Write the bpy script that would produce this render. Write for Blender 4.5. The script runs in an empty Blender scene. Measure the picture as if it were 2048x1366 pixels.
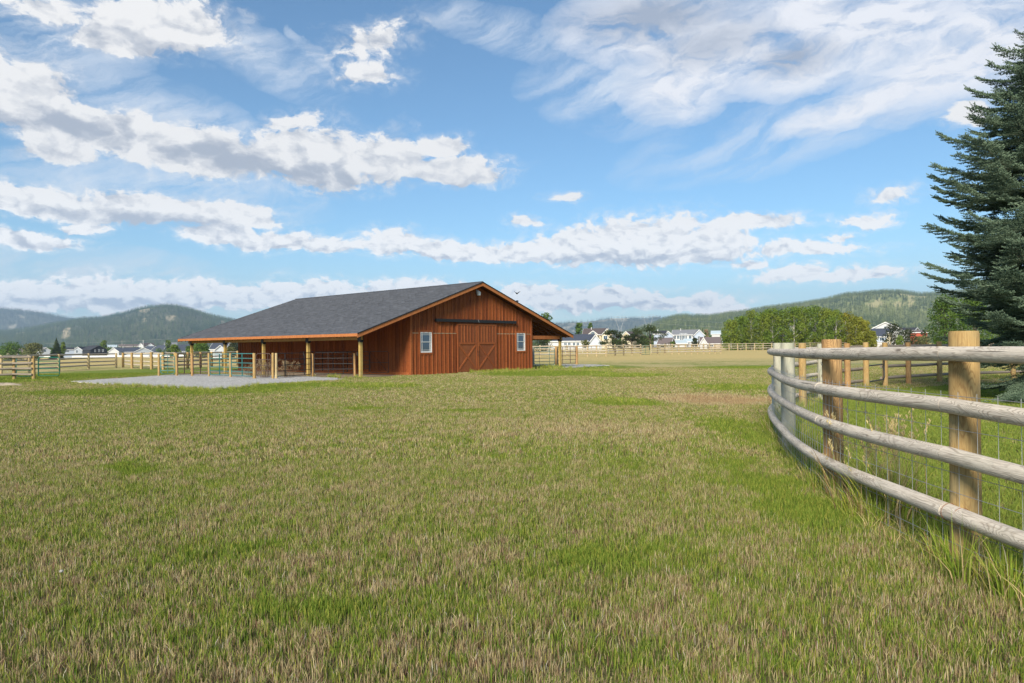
import bpy, math, random
import numpy as np
from mathutils import Vector, Matrix

R = math.radians
PI = math.pi
scene = bpy.context.scene
COL = scene.collection
random.seed(7)
RNG = np.random.default_rng(11)

# ---------------------------------------------------------------- camera
F, W_PX, EYE = 1389.0, 2048.0, 1.5
PITCH, ROLL = 0.0060, 0.0104
cam_d = bpy.data.cameras.new("camera")
cam_d.sensor_width = 36.0
cam_d.lens = 36.0 * F / W_PX
cam_d.clip_start = 0.05
cam_d.clip_end = 40000
cam = bpy.data.objects.new("camera", cam_d)
COL.objects.link(cam)
fw = Vector((0, math.cos(PITCH), math.sin(PITCH)))
u0 = Vector((0, -math.sin(PITCH), math.cos(PITCH)))
r0 = Vector((1, 0, 0))
rt = r0 * math.cos(ROLL) - u0 * math.sin(ROLL)
up = r0 * math.sin(ROLL) + u0 * math.cos(ROLL)
m = Matrix((rt, up, -fw)).transposed().to_4x4()
m.translation = (0, 0, EYE)
cam.matrix_world = m
scene.camera = cam

# ---------------------------------------------------------------- node expression helper
class S:
    """a float or vector socket with arithmetic"""
    def __init__(s, nt, sock): s.nt, s.k = nt, sock
    def _m(s, op, o=None, o2=None, clamp=False):
        n = s.nt.nodes.new("ShaderNodeMath"); n.operation = op; n.use_clamp = clamp
        s.nt.links.new(s.k, n.inputs[0])
        for i, v in ((1, o), (2, o2)):
            if v is None: continue
            if isinstance(v, S): s.nt.links.new(v.k, n.inputs[i])
            else: n.inputs[i].default_value = v
        return S(s.nt, n.outputs[0])
    def __add__(s, o): return s._m("ADD", o)
    __radd__ = __add__
    def __sub__(s, o): return s._m("SUBTRACT", o)
    def __rsub__(s, o): return (s * -1.0) + o
    def __mul__(s, o): return s._m("MULTIPLY", o)
    __rmul__ = __mul__
    def __truediv__(s, o): return s._m("DIVIDE", o)
    def max(s, o): return s._m("MAXIMUM", o)
    def min(s, o): return s._m("MINIMUM", o)
    def smax(s, o, d=0.2): return s._m("SMOOTH_MAX", o, d)
    def pow(s, o): return s._m("POWER", o)
    def clamp(s): return s._m("ADD", 0.0, clamp=True)
    def gt(s, o): return s._m("GREATER_THAN", o)
    def ramp(s, a, b, c=0.0, d=1.0, smooth=True):
        n = s.nt.nodes.new("ShaderNodeMapRange")
        n.interpolation_type = "SMOOTHSTEP" if smooth else "LINEAR"
        n.clamp = True
        s.nt.links.new(s.k, n.inputs[0])
        for i, v in enumerate((a, b, c, d)): n.inputs[i + 1].default_value = v
        return S(s.nt, n.outputs[0])

def comb(nt, x, y, z=0.0):
    n = nt.nodes.new("ShaderNodeCombineXYZ")
    for i, v in enumerate((x, y, z)):
        if isinstance(v, S): nt.links.new(v.k, n.inputs[i])
        else: n.inputs[i].default_value = v
    return S(nt, n.outputs[0])

def sep(nt, v):
    n = nt.nodes.new("ShaderNodeSeparateXYZ"); nt.links.new(v.k, n.inputs[0])
    return [S(nt, n.outputs[i]) for i in range(3)]

def vscale(nt, v, k):
    n = nt.nodes.new("ShaderNodeVectorMath"); n.operation = "MULTIPLY"
    nt.links.new(v.k, n.inputs[0]); n.inputs[1].default_value = k
    return S(nt, n.outputs[0])

def vadd(nt, v, k):
    n = nt.nodes.new("ShaderNodeVectorMath"); n.operation = "ADD"
    nt.links.new(v.k, n.inputs[0])
    if isinstance(k, S): nt.links.new(k.k, n.inputs[1])
    else: n.inputs[1].default_value = k
    return S(nt, n.outputs[0])

def noise(nt, v, scale=5.0, detail=2.0, rough=0.5, dist=0.0, out=0, dim="3D"):
    n = nt.nodes.new("ShaderNodeTexNoise"); n.noise_dimensions = dim
    nt.links.new(v.k, n.inputs["Vector"])
    n.inputs["Scale"].default_value = scale; n.inputs["Detail"].default_value = detail
    n.inputs["Roughness"].default_value = rough; n.inputs["Distortion"].default_value = dist
    return S(nt, n.outputs[out])

def mixc(nt, f, a, b, mode="MIX"):
    n = nt.nodes.new("ShaderNodeMix"); n.data_type = "RGBA"; n.blend_type = mode
    if isinstance(f, S): nt.links.new(f.k, n.inputs[0])
    else: n.inputs[0].default_value = f
    for i, v in ((6, a), (7, b)):
        if isinstance(v, S): nt.links.new(v.k, n.inputs[i])
        else: n.inputs[i].default_value = (*v, 1)
    return S(nt, n.outputs[2])

def attr(nt, name, typ="GEOMETRY", out=2):
    n = nt.nodes.new("ShaderNodeAttribute"); n.attribute_name = name; n.attribute_type = typ
    return S(nt, n.outputs[out])

def ellipses(nt, x, y, lst):
    """max over soft ellipses (cx, cy, half width, half height up, half height down, slope, gain)"""
    res = None
    for (cx, cy, w, h, hb, sl, g) in lst:
        dx = (x - cx)
        dy = (y - cy) - dx * sl if sl else (y - cy)
        a = dx * (1.0 / w)
        b = (dy * (1.0 / h)).max(dy * (-1.0 / hb))
        v = comb(nt, a, b)
        n = nt.nodes.new("ShaderNodeVectorMath"); n.operation = "LENGTH"
        nt.links.new(v.k, n.inputs[0])
        mval = (1.0 - S(nt, n.outputs[1])) * g
        res = mval if res is None else res.max(mval)
    return res

def hor(px): return 702.0 - 0.0104 * px

# ---------------------------------------------------------------- world: sky with clouds
SUN_EL, SUN_AZ = R(31), R(-160)          # azimuth from +Y towards +X: the sun is behind the camera, a little to its side
world = bpy.data.worlds.new("World"); scene.world = world
world.use_nodes = True
nt = world.node_tree; nt.nodes.clear()
sky = nt.nodes.new("ShaderNodeTexSky"); sky.sky_type = "NISHITA"; sky.sun_disc = False
sky.sun_elevation = SUN_EL; sky.sun_rotation = SUN_AZ
sky.altitude = 700; sky.air_density = 1.0; sky.dust_density = 0.7; sky.ozone_density = 1.5
SKYK = 0.100
CK = .69
tc = nt.nodes.new("ShaderNodeTexCoord")
d = S(nt, tc.outputs["Generated"])
dx, dy, dz = sep(nt, d)
az = dx._m("ARCTAN2", dy)
el = dz._m("ARCSINE")

def sp(px, py):
    a = math.atan((px - 1024) / F)
    return a, math.atan((hor(px) - py) / F * math.cos(a))

def E(cx, cy, w, h, hb=None, sl=0.0, g=1.0):
    a, e = sp(cx, cy)
    k = 1.0 / F
    return (a, e, w * k * math.cos(a) ** 2, h * k * math.cos(a), (hb or h) * k * math.cos(a), -sl, g)

cum = [E(320, 62, 185, 75, 45), E(240, 85, 120, 40, 25), E(90, 20, 120, 40, 30, 0, .6),
       E(10, 170, 170, 75, 55), E(90, 225, 190, 55, 50, .1), E(240, 262, 150, 55, 50), E(400, 300, 190, 60, 60, .12),
       E(620, 318, 190, 70, 62), E(780, 320, 100, 60, 50), E(905, 340, 130, 36, 26), E(890, 290, 60, 24, 20),
       E(130, 295, 110, 30, 30),
       E(120, 412, 260, 44, 28, .03), E(330, 420, 230, 38, 30, .05), E(470, 430, 120, 34, 20, .05),
       E(60, 478, 150, 20, 16), E(170, 452, 50, 16, 14),
       E(440, 470, 90, 30, 20), E(560, 482, 150, 28, 24), E(660, 490, 70, 26, 18, .1), E(790, 488, 90, 38, 26), E(890, 503, 110, 26, 22, .1),
       E(980, 508, 90, 20, 18),
       E(1080, 508, 130, 30, 20), E(1170, 495, 140, 52, 40), E(1290, 490, 180, 70, 48), E(1400, 500, 130, 60, 34), E(1490, 452, 150, 20, 16),
       E(1610, 500, 150, 22, 18, 0, .7), E(1590, 553, 110, 22, 18, 0, .62), E(1700, 552, 120, 22, 18, 0, .62), E(1780, 388, 66, 20, 17, 0, .66),
       E(1727, 437, 62, 18, 16, 0, .66), E(1690, 474, 46, 12, 10, 0, .6), E(1052, 443, 38, 13, 11, 0, .66), E(1500, 530, 60, 15, 14, 0, .6), E(1140, 390, 36, 11, 10, 0, .55),
       E(60, 592, 170, 44, 40), E(210, 590, 180, 46, 40), E(390, 592, 200, 40, 34), E(610, 592, 180, 36, 30), E(820, 588, 150, 30, 26),
       E(1060, 592, 90, 30, 22), E(1190, 602, 190, 30, 24), E(1350, 607, 170, 20, 16), E(1440, 612, 70, 12, 12),
       E(745, 84, 96, 32, 32, -.28, .52), E(735, 143, 70, 26, 24, 0, .48), E(582, 243, 76, 25, 22, -.2, .55), E(1935, 232, 50, 28, 26, 0, .6),
       # the rest of the sky, outside the frame
       (1.2, .35, .35, .12, .08, 0, 1), (1.5, .12, .5, .05, .04, 0, 1), (2.3, .5, .4, .14, .1, 0, 1), (-1.3, .3, .4, .12, .08, 0, 1),
       (-1.6, .1, .6, .05, .04, 0, 1), (-2.4, .45, .35, .12, .1, 0, 1), (0.2, 1.0, .8, .16, .12, 0, 1), (3.0, .12, .4, .05, .04, 0, 1)]
soft = [E(1310, 45, 220, 90, 80), E(1440, 110, 220, 110, 90), E(1590, 125, 160, 80, 70), E(1360, 150, 140, 60, 90),
        E(1750, 60, 260, 110, 90), E(1950, 110, 300, 150, 110, -.15), E(1780, 190, 260, 40, 40, -.25), E(1650, 30, 200, 80, 80)]
wisp = [E(90, 70, 260, 110, 100), E(330, 210, 280, 60, 60, .25), E(520, 110, 200, 60, 60, .3), E(1010, 60, 190, 45, 45, .25),
        E(90, 530, 320, 50, 50, .12), E(330, 540, 200, 36, 36, .15), E(380, 370, 320, 60, 60, .12), E(120, 350, 200, 60, 60),
        E(630, 110, 60, 20, 20, .8), E(480, 540, 120, 12, 12), E(1600, 240, 400, 90, 90, -.2), E(1230, 180, 200, 70, 90, .1)]
dark = [E(290, 88, 190, 26, 30, 0, .5), E(120, 240, 220, 40, 44, 0, .9), E(470, 318, 150, 44, 40, .12, 1.0), E(620, 350, 240, 34, 36, 0, .75), E(930, 352, 120, 16, 22, 0, .5),
        E(280, 436, 330, 20, 26, .04, 1.0), E(80, 484, 150, 10, 14, 0, .6), E(560, 492, 200, 10, 16, .05, .5), E(860, 512, 180, 10, 16, .1, .5),
        E(1250, 520, 300, 30, 26, 0, .8), E(1440, 525, 80, 16, 20, 0, .7), E(1310, 30, 230, 60, 60, 0, 1.0), E(1430, 80, 180, 60, 60, 0, .7), E(1600, 112, 110, 44, 44, 0, .9),
        E(300, 606, 420, 16, 40, 0, .7), E(700, 604, 260, 14, 30, 0, .6), E(1230, 614, 260, 12, 24, 0, .8)]
# warp the coordinates so that no outline stays an ellipse
base = comb(nt, az, el * 1.5)
wn = noise(nt, base, 9, 8, .62, out=1)
wx, wy, wz = sep(nt, wn)
azw = az + (wx - .5) * .085
elw = el + (wy - .5) * .040
lowf = el.ramp(.05, .24, 1, 0)
nb_ = noise(nt, comb(nt, azw, elw * 1.5), 62, 7, .58); nb2 = noise(nt, comb(nt, azw + .006, elw * 1.5 + .013), 62, 4, .5)
n1 = noise(nt, comb(nt, azw, elw * 1.7), 24, 9, .60)
n2 = noise(nt, comb(nt, azw + .012, elw * 1.7 + .030), 24, 4, .5)
rl1 = (n1 - n2) * (1.0 - lowf) + (nb_ - nb2) * lowf
n1 = n1 * (1.0 - lowf * .6) + nb_ * (lowf * .6) + (nb_ - .5) * .30
cm = ellipses(nt, azw, elw, cum)
D = cm.max(-.6) * 1.15 + (n1 - .5) * 1.4
aC = (D.ramp(.06, .42) + D.ramp(-.45, .5) * nb_.ramp(.28, .75) * .7).min(1.0)
sm_ = ellipses(nt, azw, elw, soft)
streak = comb(nt, azw + elw * .5, elw * 2.6 - azw * .3)
n3 = noise(nt, streak, 13, 8, .62, .6)
aS = (sm_.max(0.0)).pow(.5) * n3.ramp(.18, .62) * 1.35
wm = ellipses(nt, azw, elw, wisp)
streak2 = comb(nt, azw * 1.0 - elw * 1.0, elw * 3.2 - azw * .9)
n4 = noise(nt, streak2, 8, 10, .66, .5)
aW = wm.max(0.0).pow(.55) * n4.ramp(.33, .72) * .85
dm = ellipses(nt, azw, elw, dark).max(0.0)
relief = rl1
thick = D.ramp(.1, .9)
lum = (relief * 1.5) + (nb_ - nb2) * .35 + .90 - dm * .78 + lowf * .10
lum = lum.smax(.40, .25).min(1.0)
ccol = mixc(nt, lum.ramp(.36, .92, smooth=False), (.42 * CK, .47 * CK, .57 * CK), (1.0 * CK, .985 * CK, .975 * CK))
skyc = vscale(nt, S(nt, sky.outputs[0]), (SKYK * .74, SKYK * .99, SKYK * 1.08))
veil = el.ramp(.0, .16, .50, .0)
skyc = mixc(nt, veil, skyc, (.66 * CK, .79 * CK, .92 * CK))
c = mixc(nt, aW.clamp(), skyc, (.90 * CK, .95 * CK, 1.02 * CK))
lumS = (n3 - .5) * .9 + .90 - dm * .85
scol = mixc(nt, lumS.ramp(.25, .95, smooth=False), (.42 * CK, .48 * CK, .60 * CK), (.97 * CK, .98 * CK, 1.03 * CK))
c = mixc(nt, aS.clamp() * .93, c, scol)
vs_ = nt.nodes.new("ShaderNodeVectorMath"); vs_.operation = "SCALE"; nt.links.new(ccol.k, vs_.inputs[0]); nt.links.new((lowf * .34 + 1.0).k, vs_.inputs["Scale"])
c = mixc(nt, aC * .97, c, S(nt, vs_.outputs[0]))
bg = nt.nodes.new("ShaderNodeBackground"); bg.inputs[1].default_value = 1.0
nt.links.new(c.k, bg.inputs[0])
out = nt.nodes.new("ShaderNodeOutputWorld"); nt.links.new(bg.outputs[0], out.inputs[0])
world.cycles.sampling_method = "MANUAL"; world.cycles.sample_map_resolution = 512

sun_d = bpy.data.lights.new("sun", "SUN"); sun_d.energy = 4.9; sun_d.angle = R(18); sun_d.color = (1, .91, .76)
sun = bpy.data.objects.new("sun", sun_d); COL.objects.link(sun)
sdir = Vector((math.sin(SUN_AZ) * math.cos(SUN_EL), math.cos(SUN_AZ) * math.cos(SUN_EL), math.sin(SUN_EL)))
sun.rotation_euler = sdir.to_track_quat("Z", "Y").to_euler()
scene.view_settings.view_transform = "Standard"; scene.view_settings.look = "None"
scene.view_settings.exposure = 0.52; scene.view_settings.gamma = 1.0; scene.view_settings.use_curve_mapping = False
scene.cycles.max_bounces = 6; scene.cycles.diffuse_bounces = 3; scene.cycles.transparent_max_bounces = 8
scene.cycles.volume_bounces = 0

# ---------------------------------------------------------------- mesh helpers
def G(px, py, z=0.0):
    Z = (EYE - z) * F / (py - hor(px)); return ((px - 1024) / F * Z, Z)
def AT(px, Z): return ((px - 1024) / F * Z, Z)
def HZ(px, py, Z): return EYE + (hor(px) - py) / F * Z
def sstep(a, b, x):
    t = min(1, max(0, (x - a) / (b - a))); return t * t * (3 - 2 * t)
def ground_z(x, y):
    r = math.hypot(x, y)
    k = sstep(-.05, -.3, x / max(y, 1)) if y > 1 else 0
    return -3.3 * k * sstep(62, 460, r)

class MB:
    def __init__(s): s.v, s.f, s.uv = [], [], []
    def face(s, pts, uv=None):
        i = len(s.v); s.v += [tuple(p) for p in pts]
        s.f.append(tuple(range(i, i + len(pts)))); s.uv += list(uv) if uv else [(p[0] + p[1], p[2]) for p in pts]
        return s
    def box(s, a, b):
        (x0, y0, z0), (x1, y1, z1) = a, b
        P = [(x0, y0, z0), (x1, y0, z0), (x1, y1, z0), (x0, y1, z0), (x0, y0, z1), (x1, y0, z1), (x1, y1, z1), (x0, y1, z1)]
        for q in ((0, 1, 5, 4), (1, 2, 6, 5), (2, 3, 7, 6), (3, 0, 4, 7), (4, 5, 6, 7), (3, 2, 1, 0)): s.face([P[i] for i in q])
        return s
    def hexa(s, P):
        for q in ((0, 1, 5, 4), (1, 2, 6, 5), (2, 3, 7, 6), (3, 0, 4, 7), (4, 5, 6, 7), (3, 2, 1, 0)): s.face([P[i] for i in q])
        return s
    def bar(s, p, q, w, h, up=(0, 0, 1)):
        """rectangular bar from p to q, w sideways, h along up"""
        p, q, up_ = Vector(p), Vector(q), Vector(up)
        t = (q - p).normalized(); sd = t.cross(up_).normalized() * w / 2; u_ = sd.cross(t).normalized() * h / 2
        P = [p - sd - u_, p + sd - u_, q + sd - u_, q - sd - u_, p - sd + u_, p + sd + u_, q + sd + u_, q - sd + u_]
        return s.hexa(P)
    def tube(s, pts, rad, n=8, caps=True, seed=None, wob=0.0):
        pts = [Vector(p) for p in pts]; rad = rad if hasattr(rad, "__len__") else [rad] * len(pts)
        rg = random.Random(seed) if wob else None
        i0 = len(s.v); L = 0; t0 = (pts[1] - pts[0]).normalized()
        ref = Vector((1, 0, 0)) if abs(t0.z) > .7 else Vector((0, 0, 1))
        lens = []; ph = [rg.uniform(0, 6.3) for _ in range(3)] if wob else None
        for i, p in enumerate(pts):
            if i: L += (p - pts[i - 1]).length
            lens.append(L)
            t = (pts[min(i + 1, len(pts) - 1)] - pts[max(i - 1, 0)]).normalized()
            a = t.cross(ref).normalized(); b = a.cross(t)
            for k in range(n):
                an = 2 * PI * k / n; r = rad[i]
                if wob: r *= 1 + wob * (math.sin(an * 2 + ph[0] + L * 1.3) + .6 * math.sin(an * 3 + ph[1] - L * 2.1) + .5 * math.sin(L * 3 + ph[2]))
                s.v.append(tuple(p + (a * math.cos(an) + b * math.sin(an)) * r))
        for i in range(len(pts) - 1):
            for k in range(n):
                k2 = (k + 1) % n
                s.f.append((i0 + i * n + k, i0 + i * n + k2, i0 + (i + 1) * n + k2, i0 + (i + 1) * n + k))
                u = (lens[i], lens[i + 1]); c_ = 2 * PI * max(rad); v = (k / n * c_, (k + 1) / n * c_)
                s.uv += [(u[0], v[0]), (u[0], v[1]), (u[1], v[1]), (u[1], v[0])]
        if caps:
            for i, rv in ((0, True), (len(pts) - 1, False)):
                idx = []
                for k in range(n): idx.append(len(s.v)); s.v.append(s.v[i0 + i * n + k])
                if not rv: idx = idx[::-1]
                s.f.append(tuple(idx)); s.uv += [(5 + math.cos(2 * PI * k / n) * .02, math.sin(2 * PI * k / n) * .02) for k in range(n)]
        return s
    def blob(s, c, r, n=6, mseg=4):
        c = Vector(c); rx, ry, rz = r if hasattr(r, "__len__") else (r, r, r)
        for j in range(mseg):
            for k in range(n):
                P = []
                for (jj, kk) in ((j, k), (j, k + 1), (j + 1, k + 1), (j + 1, k)):
                    th = PI * jj / mseg; ph = 2 * PI * kk / n
                    P.append(c + Vector((rx * math.sin(th) * math.cos(ph), ry * math.sin(th) * math.sin(ph), -rz * math.cos(th))))
                s.face(P[1:] if j == 0 else (P[:3] if j == mseg - 1 else P))
        return s
    def mesh(s, name, off=None, smooth=False, uv=True):
        v = s.v
        if off is not None: v = [(p[0] - off[0], p[1] - off[1], p[2] - off[2]) for p in v]
        me = bpy.data.meshes.new(name); me.from_pydata(v, [], s.f)
        if uv and len(s.uv) == len(me.loops):
            l = me.uv_layers.new(name="UVMap"); l.data.foreach_set("uv", [c for p in s.uv for c in p])
        if smooth: me.polygons.foreach_set("use_smooth", [len(f_) == 4 for f_ in s.f])
        me.update(); return me

def new_obj(name, data, mat=None, parent=None):
    o = bpy.data.objects.new(name, data); COL.objects.link(o)
    if mat is not None and not data.materials: data.materials.append(mat)
    if parent: o.parent = parent
    return o
def obj(name, mb, mat, parent=None, smooth=False, off=True):
    """link a builder's geometry; world coordinates become local to an unrotated parent when off"""
    root = parent
    while root is not None and root.parent is not None: root = root.parent
    o_ = tuple(root.location) if (root is not None and off) else None
    me = mb.mesh(name, o_, smooth)
    return new_obj(name, me, mat, parent)
def tag(o, label, cat=None, group=None, kind=None):
    if label: o["label"] = label
    if cat: o["category"] = cat
    if group: o["group"] = group
    if kind: o["kind"] = kind
    return o
def thing(name, label, cat, loc=(0, 0, 0), rz=0.0, group=None):
    o = bpy.data.objects.new(name, None); COL.objects.link(o); o.empty_display_size = .3
    o.location = loc; o.rotation_euler = (0, 0, rz)
    return tag(o, label, cat, group)
def np_mesh(name, V, Fc, attrs=None, smooth=False):
    V = np.asarray(V, np.float32); Fc = np.asarray(Fc, np.int32); k = Fc.shape[1]
    me = bpy.data.meshes.new(name)
    me.vertices.add(len(V)); me.vertices.foreach_set("co", V.ravel())
    me.loops.add(Fc.size); me.loops.foreach_set("vertex_index", Fc.ravel())
    me.polygons.add(len(Fc)); me.polygons.foreach_set("loop_start", np.arange(0, Fc.size, k, dtype=np.int32))
    me.polygons.foreach_set("loop_total", np.full(len(Fc), k, np.int32))
    if smooth: me.polygons.foreach_set("use_smooth", np.ones(len(Fc), bool))
    me.update(calc_edges=True)
    for n_, a in (attrs or {}).items():
        at = me.attributes.new(n_, "FLOAT", "POINT"); at.data.foreach_set("value", np.asarray(a, np.float32))
    return me

# ---------------------------------------------------------------- materials
def mat(name):
    m_ = bpy.data.materials.new(name); m_.use_nodes = True
    nt_ = m_.node_tree; nt_.nodes.clear()
    o = nt_.nodes.new("ShaderNodeOutputMaterial")
    b = nt_.nodes.new("ShaderNodeBsdfPrincipled"); b.inputs["Roughness"].default_value = .8
    b.inputs["Specular IOR Level"].default_value = .3
    nt_.links.new(b.outputs[0], o.inputs[0])
    return m_, nt_, b
def texco(nt_, out="Object"):
    n = nt_.nodes.new("ShaderNodeTexCoord"); return S(nt_, n.outputs[out])
def bump(nt_, b, h, strength=.4, dist=.01):
    n = nt_.nodes.new("ShaderNodeBump"); n.inputs["Strength"].default_value = strength; n.inputs["Distance"].default_value = dist
    nt_.links.new(h.k, n.inputs["Height"]); nt_.links.new(n.outputs[0], b.inputs["Normal"])
def geo_pos(nt_):
    n = nt_.nodes.new("ShaderNodeNewGeometry"); return S(nt_, n.outputs["Position"])
def obj_rand(nt_):
    n = nt_.nodes.new("ShaderNodeObjectInfo"); return S(nt_, n.outputs["Random"])

def plain(name, col, rough=.7, metal=0.0, var=.12, spec=.3):
    m_, nt_, b = mat(name)
    v = noise(nt_, texco(nt_), 3.5, 6, .65)
    r_ = obj_rand(nt_)
    f_ = (v - .5) * (var * 4) + 1.0 + (r_ - .5) * var
    n = nt_.nodes.new("ShaderNodeVectorMath"); n.operation = "SCALE"; n.inputs[0].default_value = col
    nt_.links.new(f_.max(.3).k, n.inputs["Scale"]); nt_.links.new(n.outputs[0], b.inputs["Base Color"])
    b.inputs["Roughness"].default_value = rough; b.inputs["Metallic"].default_value = metal
    b.inputs["Specular IOR Level"].default_value = spec
    return m_

def log_mat(name, c0, c1, cdark, grain=.6, green=0.0):
    """round peeled wood, grain along u"""
    m_, nt_, b = mat(name)
    uv = texco(nt_, "UV"); u, v, _ = sep(nt_, uv); rnd = obj_rand(nt_)
    p = comb(nt_, u + rnd * 17.0, v + rnd * 3.0)
    low = noise(nt_, vscale(nt_, p, (1.2, 9, 1)), 1.0, 4, .55, .6)
    fine = noise(nt_, vscale(nt_, p, (5, 130, 1)), 1.0, 4, .65)
    bend = noise(nt_, vscale(nt_, p, (1.6, 7, 1)), 1.0, 2, .5, .8)
    ring = (bend * 150.0)._m("SINE").ramp(.15, 1.0)
    blotch = noise(nt_, p, 2.2, 5, .6)
    c_ = mixc(nt_, low.ramp(.3, .7), c0, c1)
    c_ = mixc(nt_, blotch.ramp(.5, .75) * .5, c_, tuple(x * .62 for x in c0))
    c_ = mixc(nt_, fine.ramp(.46, .72) * grain, c_, cdark)
    c_ = mixc(nt_, ring * grain * .75 * blotch.ramp(.35, .55), c_, cdark)
    # knots
    vo = nt_.nodes.new("ShaderNodeTexVoronoi"); vo.inputs["Scale"].default_value = 1.0; vo.inputs["Randomness"].default_value = 1
    nt_.links.new(vscale(nt_, p, (2.3, 6.5, 1)).k, vo.inputs["Vector"])
    kd = S(nt_, vo.outputs["Distance"]); kn = kd.ramp(.055, .11, 1, 0)
    c_ = mixc(nt_, kn * .75, c_, tuple(x * .6 for x in cdark))
    # drying checks: long thin cracks
    ck = noise(nt_, vscale(nt_, p, (.9, 38, 1)), 1.0, 1, .4)
    cr = ck.ramp(.70, .73)
    c_ = mixc(nt_, cr * .7, c_, tuple(x * .3 for x in cdark))
    if green:
        g_ = noise(nt_, p, 4.0, 3).ramp(.45, .7)
        c_ = mixc(nt_, g_ * green, c_, (.20, .24, .16))
    nt_.links.new(c_.k, b.inputs["Base Color"]); b.inputs["Roughness"].default_value = .85
    bump(nt_, b, fine * .5 + low * .6 - kn * .6 - ring * .15 - cr * 1.2, .6, .006)
    return m_

M = {}
M["rail"] = log_mat("weathered_grey_log", (.72, .635, .53), (.57, .51, .435), (.21, .16, .12), .75, .12)
M["post_gold"] = log_mat("treated_golden_log", (.50, .335, .135), (.38, .25, .10), (.19, .10, .035), .7, .30)
M["post_rust"] = log_mat("rusty_orange_log", (.50, .30, .125), (.37, .215, .09), (.13, .065, .03), .8, .1)
M["post_pale"] = log_mat("pale_mossy_log", (.47, .45, .36), (.38, .37, .29), (.19, .15, .10), .4, .35)
M["post_far"] = log_mat("sunlit_yellow_log", (.54, .42, .23), (.45, .34, .18), (.22, .14, .07), .4, .25)
M["rail_far"] = log_mat("dry_pale_log", (.50, .44, .35), (.42, .36, .28), (.2, .14, .09), .4)
M["rail_shade"] = log_mat("shaded_grey_log", (.30, .25, .20), (.24, .20, .16), (.10, .08, .06), .5)  # darker copy of the rail log, shade put into its colour
M["timber"] = log_mat("square_golden_timber", (.46, .32, .10), (.40, .27, .08), (.2, .11, .04), .4, .25)
M["wire"] = plain("galvanised_wire", (.42, .43, .43), .45, .7, .05)
M["pipe_green"] = plain("green_enamel_pipe", (.012, .14, .085), .4, 0, .1, .5)
M["pipe_teal"] = plain("teal_enamel_pipe", (.03, .16, .15), .35, 0, .1, .5)
M["pipe_brown"] = plain("brown_painted_pipe", (.09, .055, .045), .5, 0, .15, .4)
M["pipe_black"] = plain("black_painted_pipe", (.02, .02, .022), .45, 0, .1, .4)
M["bracket"] = plain("black_steel", (.012, .012, .014), .5, 0, .1, .4)
M["white"] = plain("white_vinyl", (.66, .66, .65), .45, 0, .03, .4)
M["steel"] = plain("bare_zinc_steel", (.5, .5, .5), .4, .6, .05)
M["concrete"] = plain("concrete", (.32, .31, .29), .9, 0, .15)

def stain_mat(name, c0, c1, cd):
    m_, nt_, b = mat(name)
    co = texco(nt_); r_ = obj_rand(nt_)
    p = vadd(nt_, co, comb(nt_, r_ * 31.0, r_ * 7.0, r_ * 13.0))
    grain = noise(nt_, vscale(nt_, p, (70, 70, 3)), 1.0, 5, .62)
    big = noise(nt_, vscale(nt_, p, (4, 4, .7)), 1.0, 4, .6)
    sp_ = noise(nt_, vscale(nt_, p, (38, 38, 14)), 1.0, 3, .7)
    c_ = mixc(nt_, (big - .5) * 1.6 + r_, c0, c1)
    n = c_.k.node; n.clamp_factor = True
    c_ = mixc(nt_, grain.ramp(.48, .72) * .65, c_, cd)
    c_ = mixc(nt_, sp_.ramp(.54, .66) * .8, c_, cd)
    c_ = mixc(nt_, noise(nt_, vscale(nt_, p, (30, 30, 9)), 1.0, 2, .6).ramp(.62, .74) * .5, c_, tuple(min(1, x * 1.6) for x in c0))
    nt_.links.new(c_.k, b.inputs["Base Color"]); b.inputs["Roughness"].default_value = .75; b.inputs["Specular IOR Level"].default_value = .15
    bump(nt_, b, grain, .35, .004)
    return m_
M["stain"] = stain_mat("red_brown_stained_board", (.35, .098, .028), (.20, .053, .018), (.07, .020, .010))
M["batten"] = stain_mat("orange_stained_batten", (.37, .115, .036), (.245, .069, .023), (.10, .029, .013))
M["fascia"] = stain_mat("orange_stained_fascia", (.46, .175, .06), (.36, .125, .042), (.16, .05, .02))
M["beam"] = stain_mat("golden_stained_beam", (.50, .27, .09), (.38, .19, .06), (.18, .08, .03))
M["door_wood"] = stain_mat("brown_stained_door", (.25, .085, .032), (.19, .058, .024), (.09, .028, .014))
M["rafter"] = stain_mat("stained_rafter", (.22, .075, .026), (.15, .05, .02), (.07, .02, .01))

# shingles
m_, nt_, b = mat("charcoal_shingle")
rn = attr(nt_, "rnd")
gr = noise(nt_, texco(nt_), 60, 3, .7)
c_ = mixc(nt_, rn.ramp(0, 1, smooth=False), (.050, .054, .064), (.088, .094, .110))
c_ = mixc(nt_, gr.ramp(.5, .7) * .5, c_, (.12, .125, .14))
nt_.links.new(c_.k, b.inputs["Base Color"]); b.inputs["Roughness"].default_value = .75
M["shingle"] = m_

# glass
m_, nt_, b = mat("window_glass"); b.inputs["Base Color"].default_value = (.05, .085, .13, 1)  # reflected sky put into the base colour as a blue tint
b.inputs["Roughness"].default_value = .04; b.inputs["Specular IOR Level"].default_value = .9
M["glass"] = m_

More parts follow.
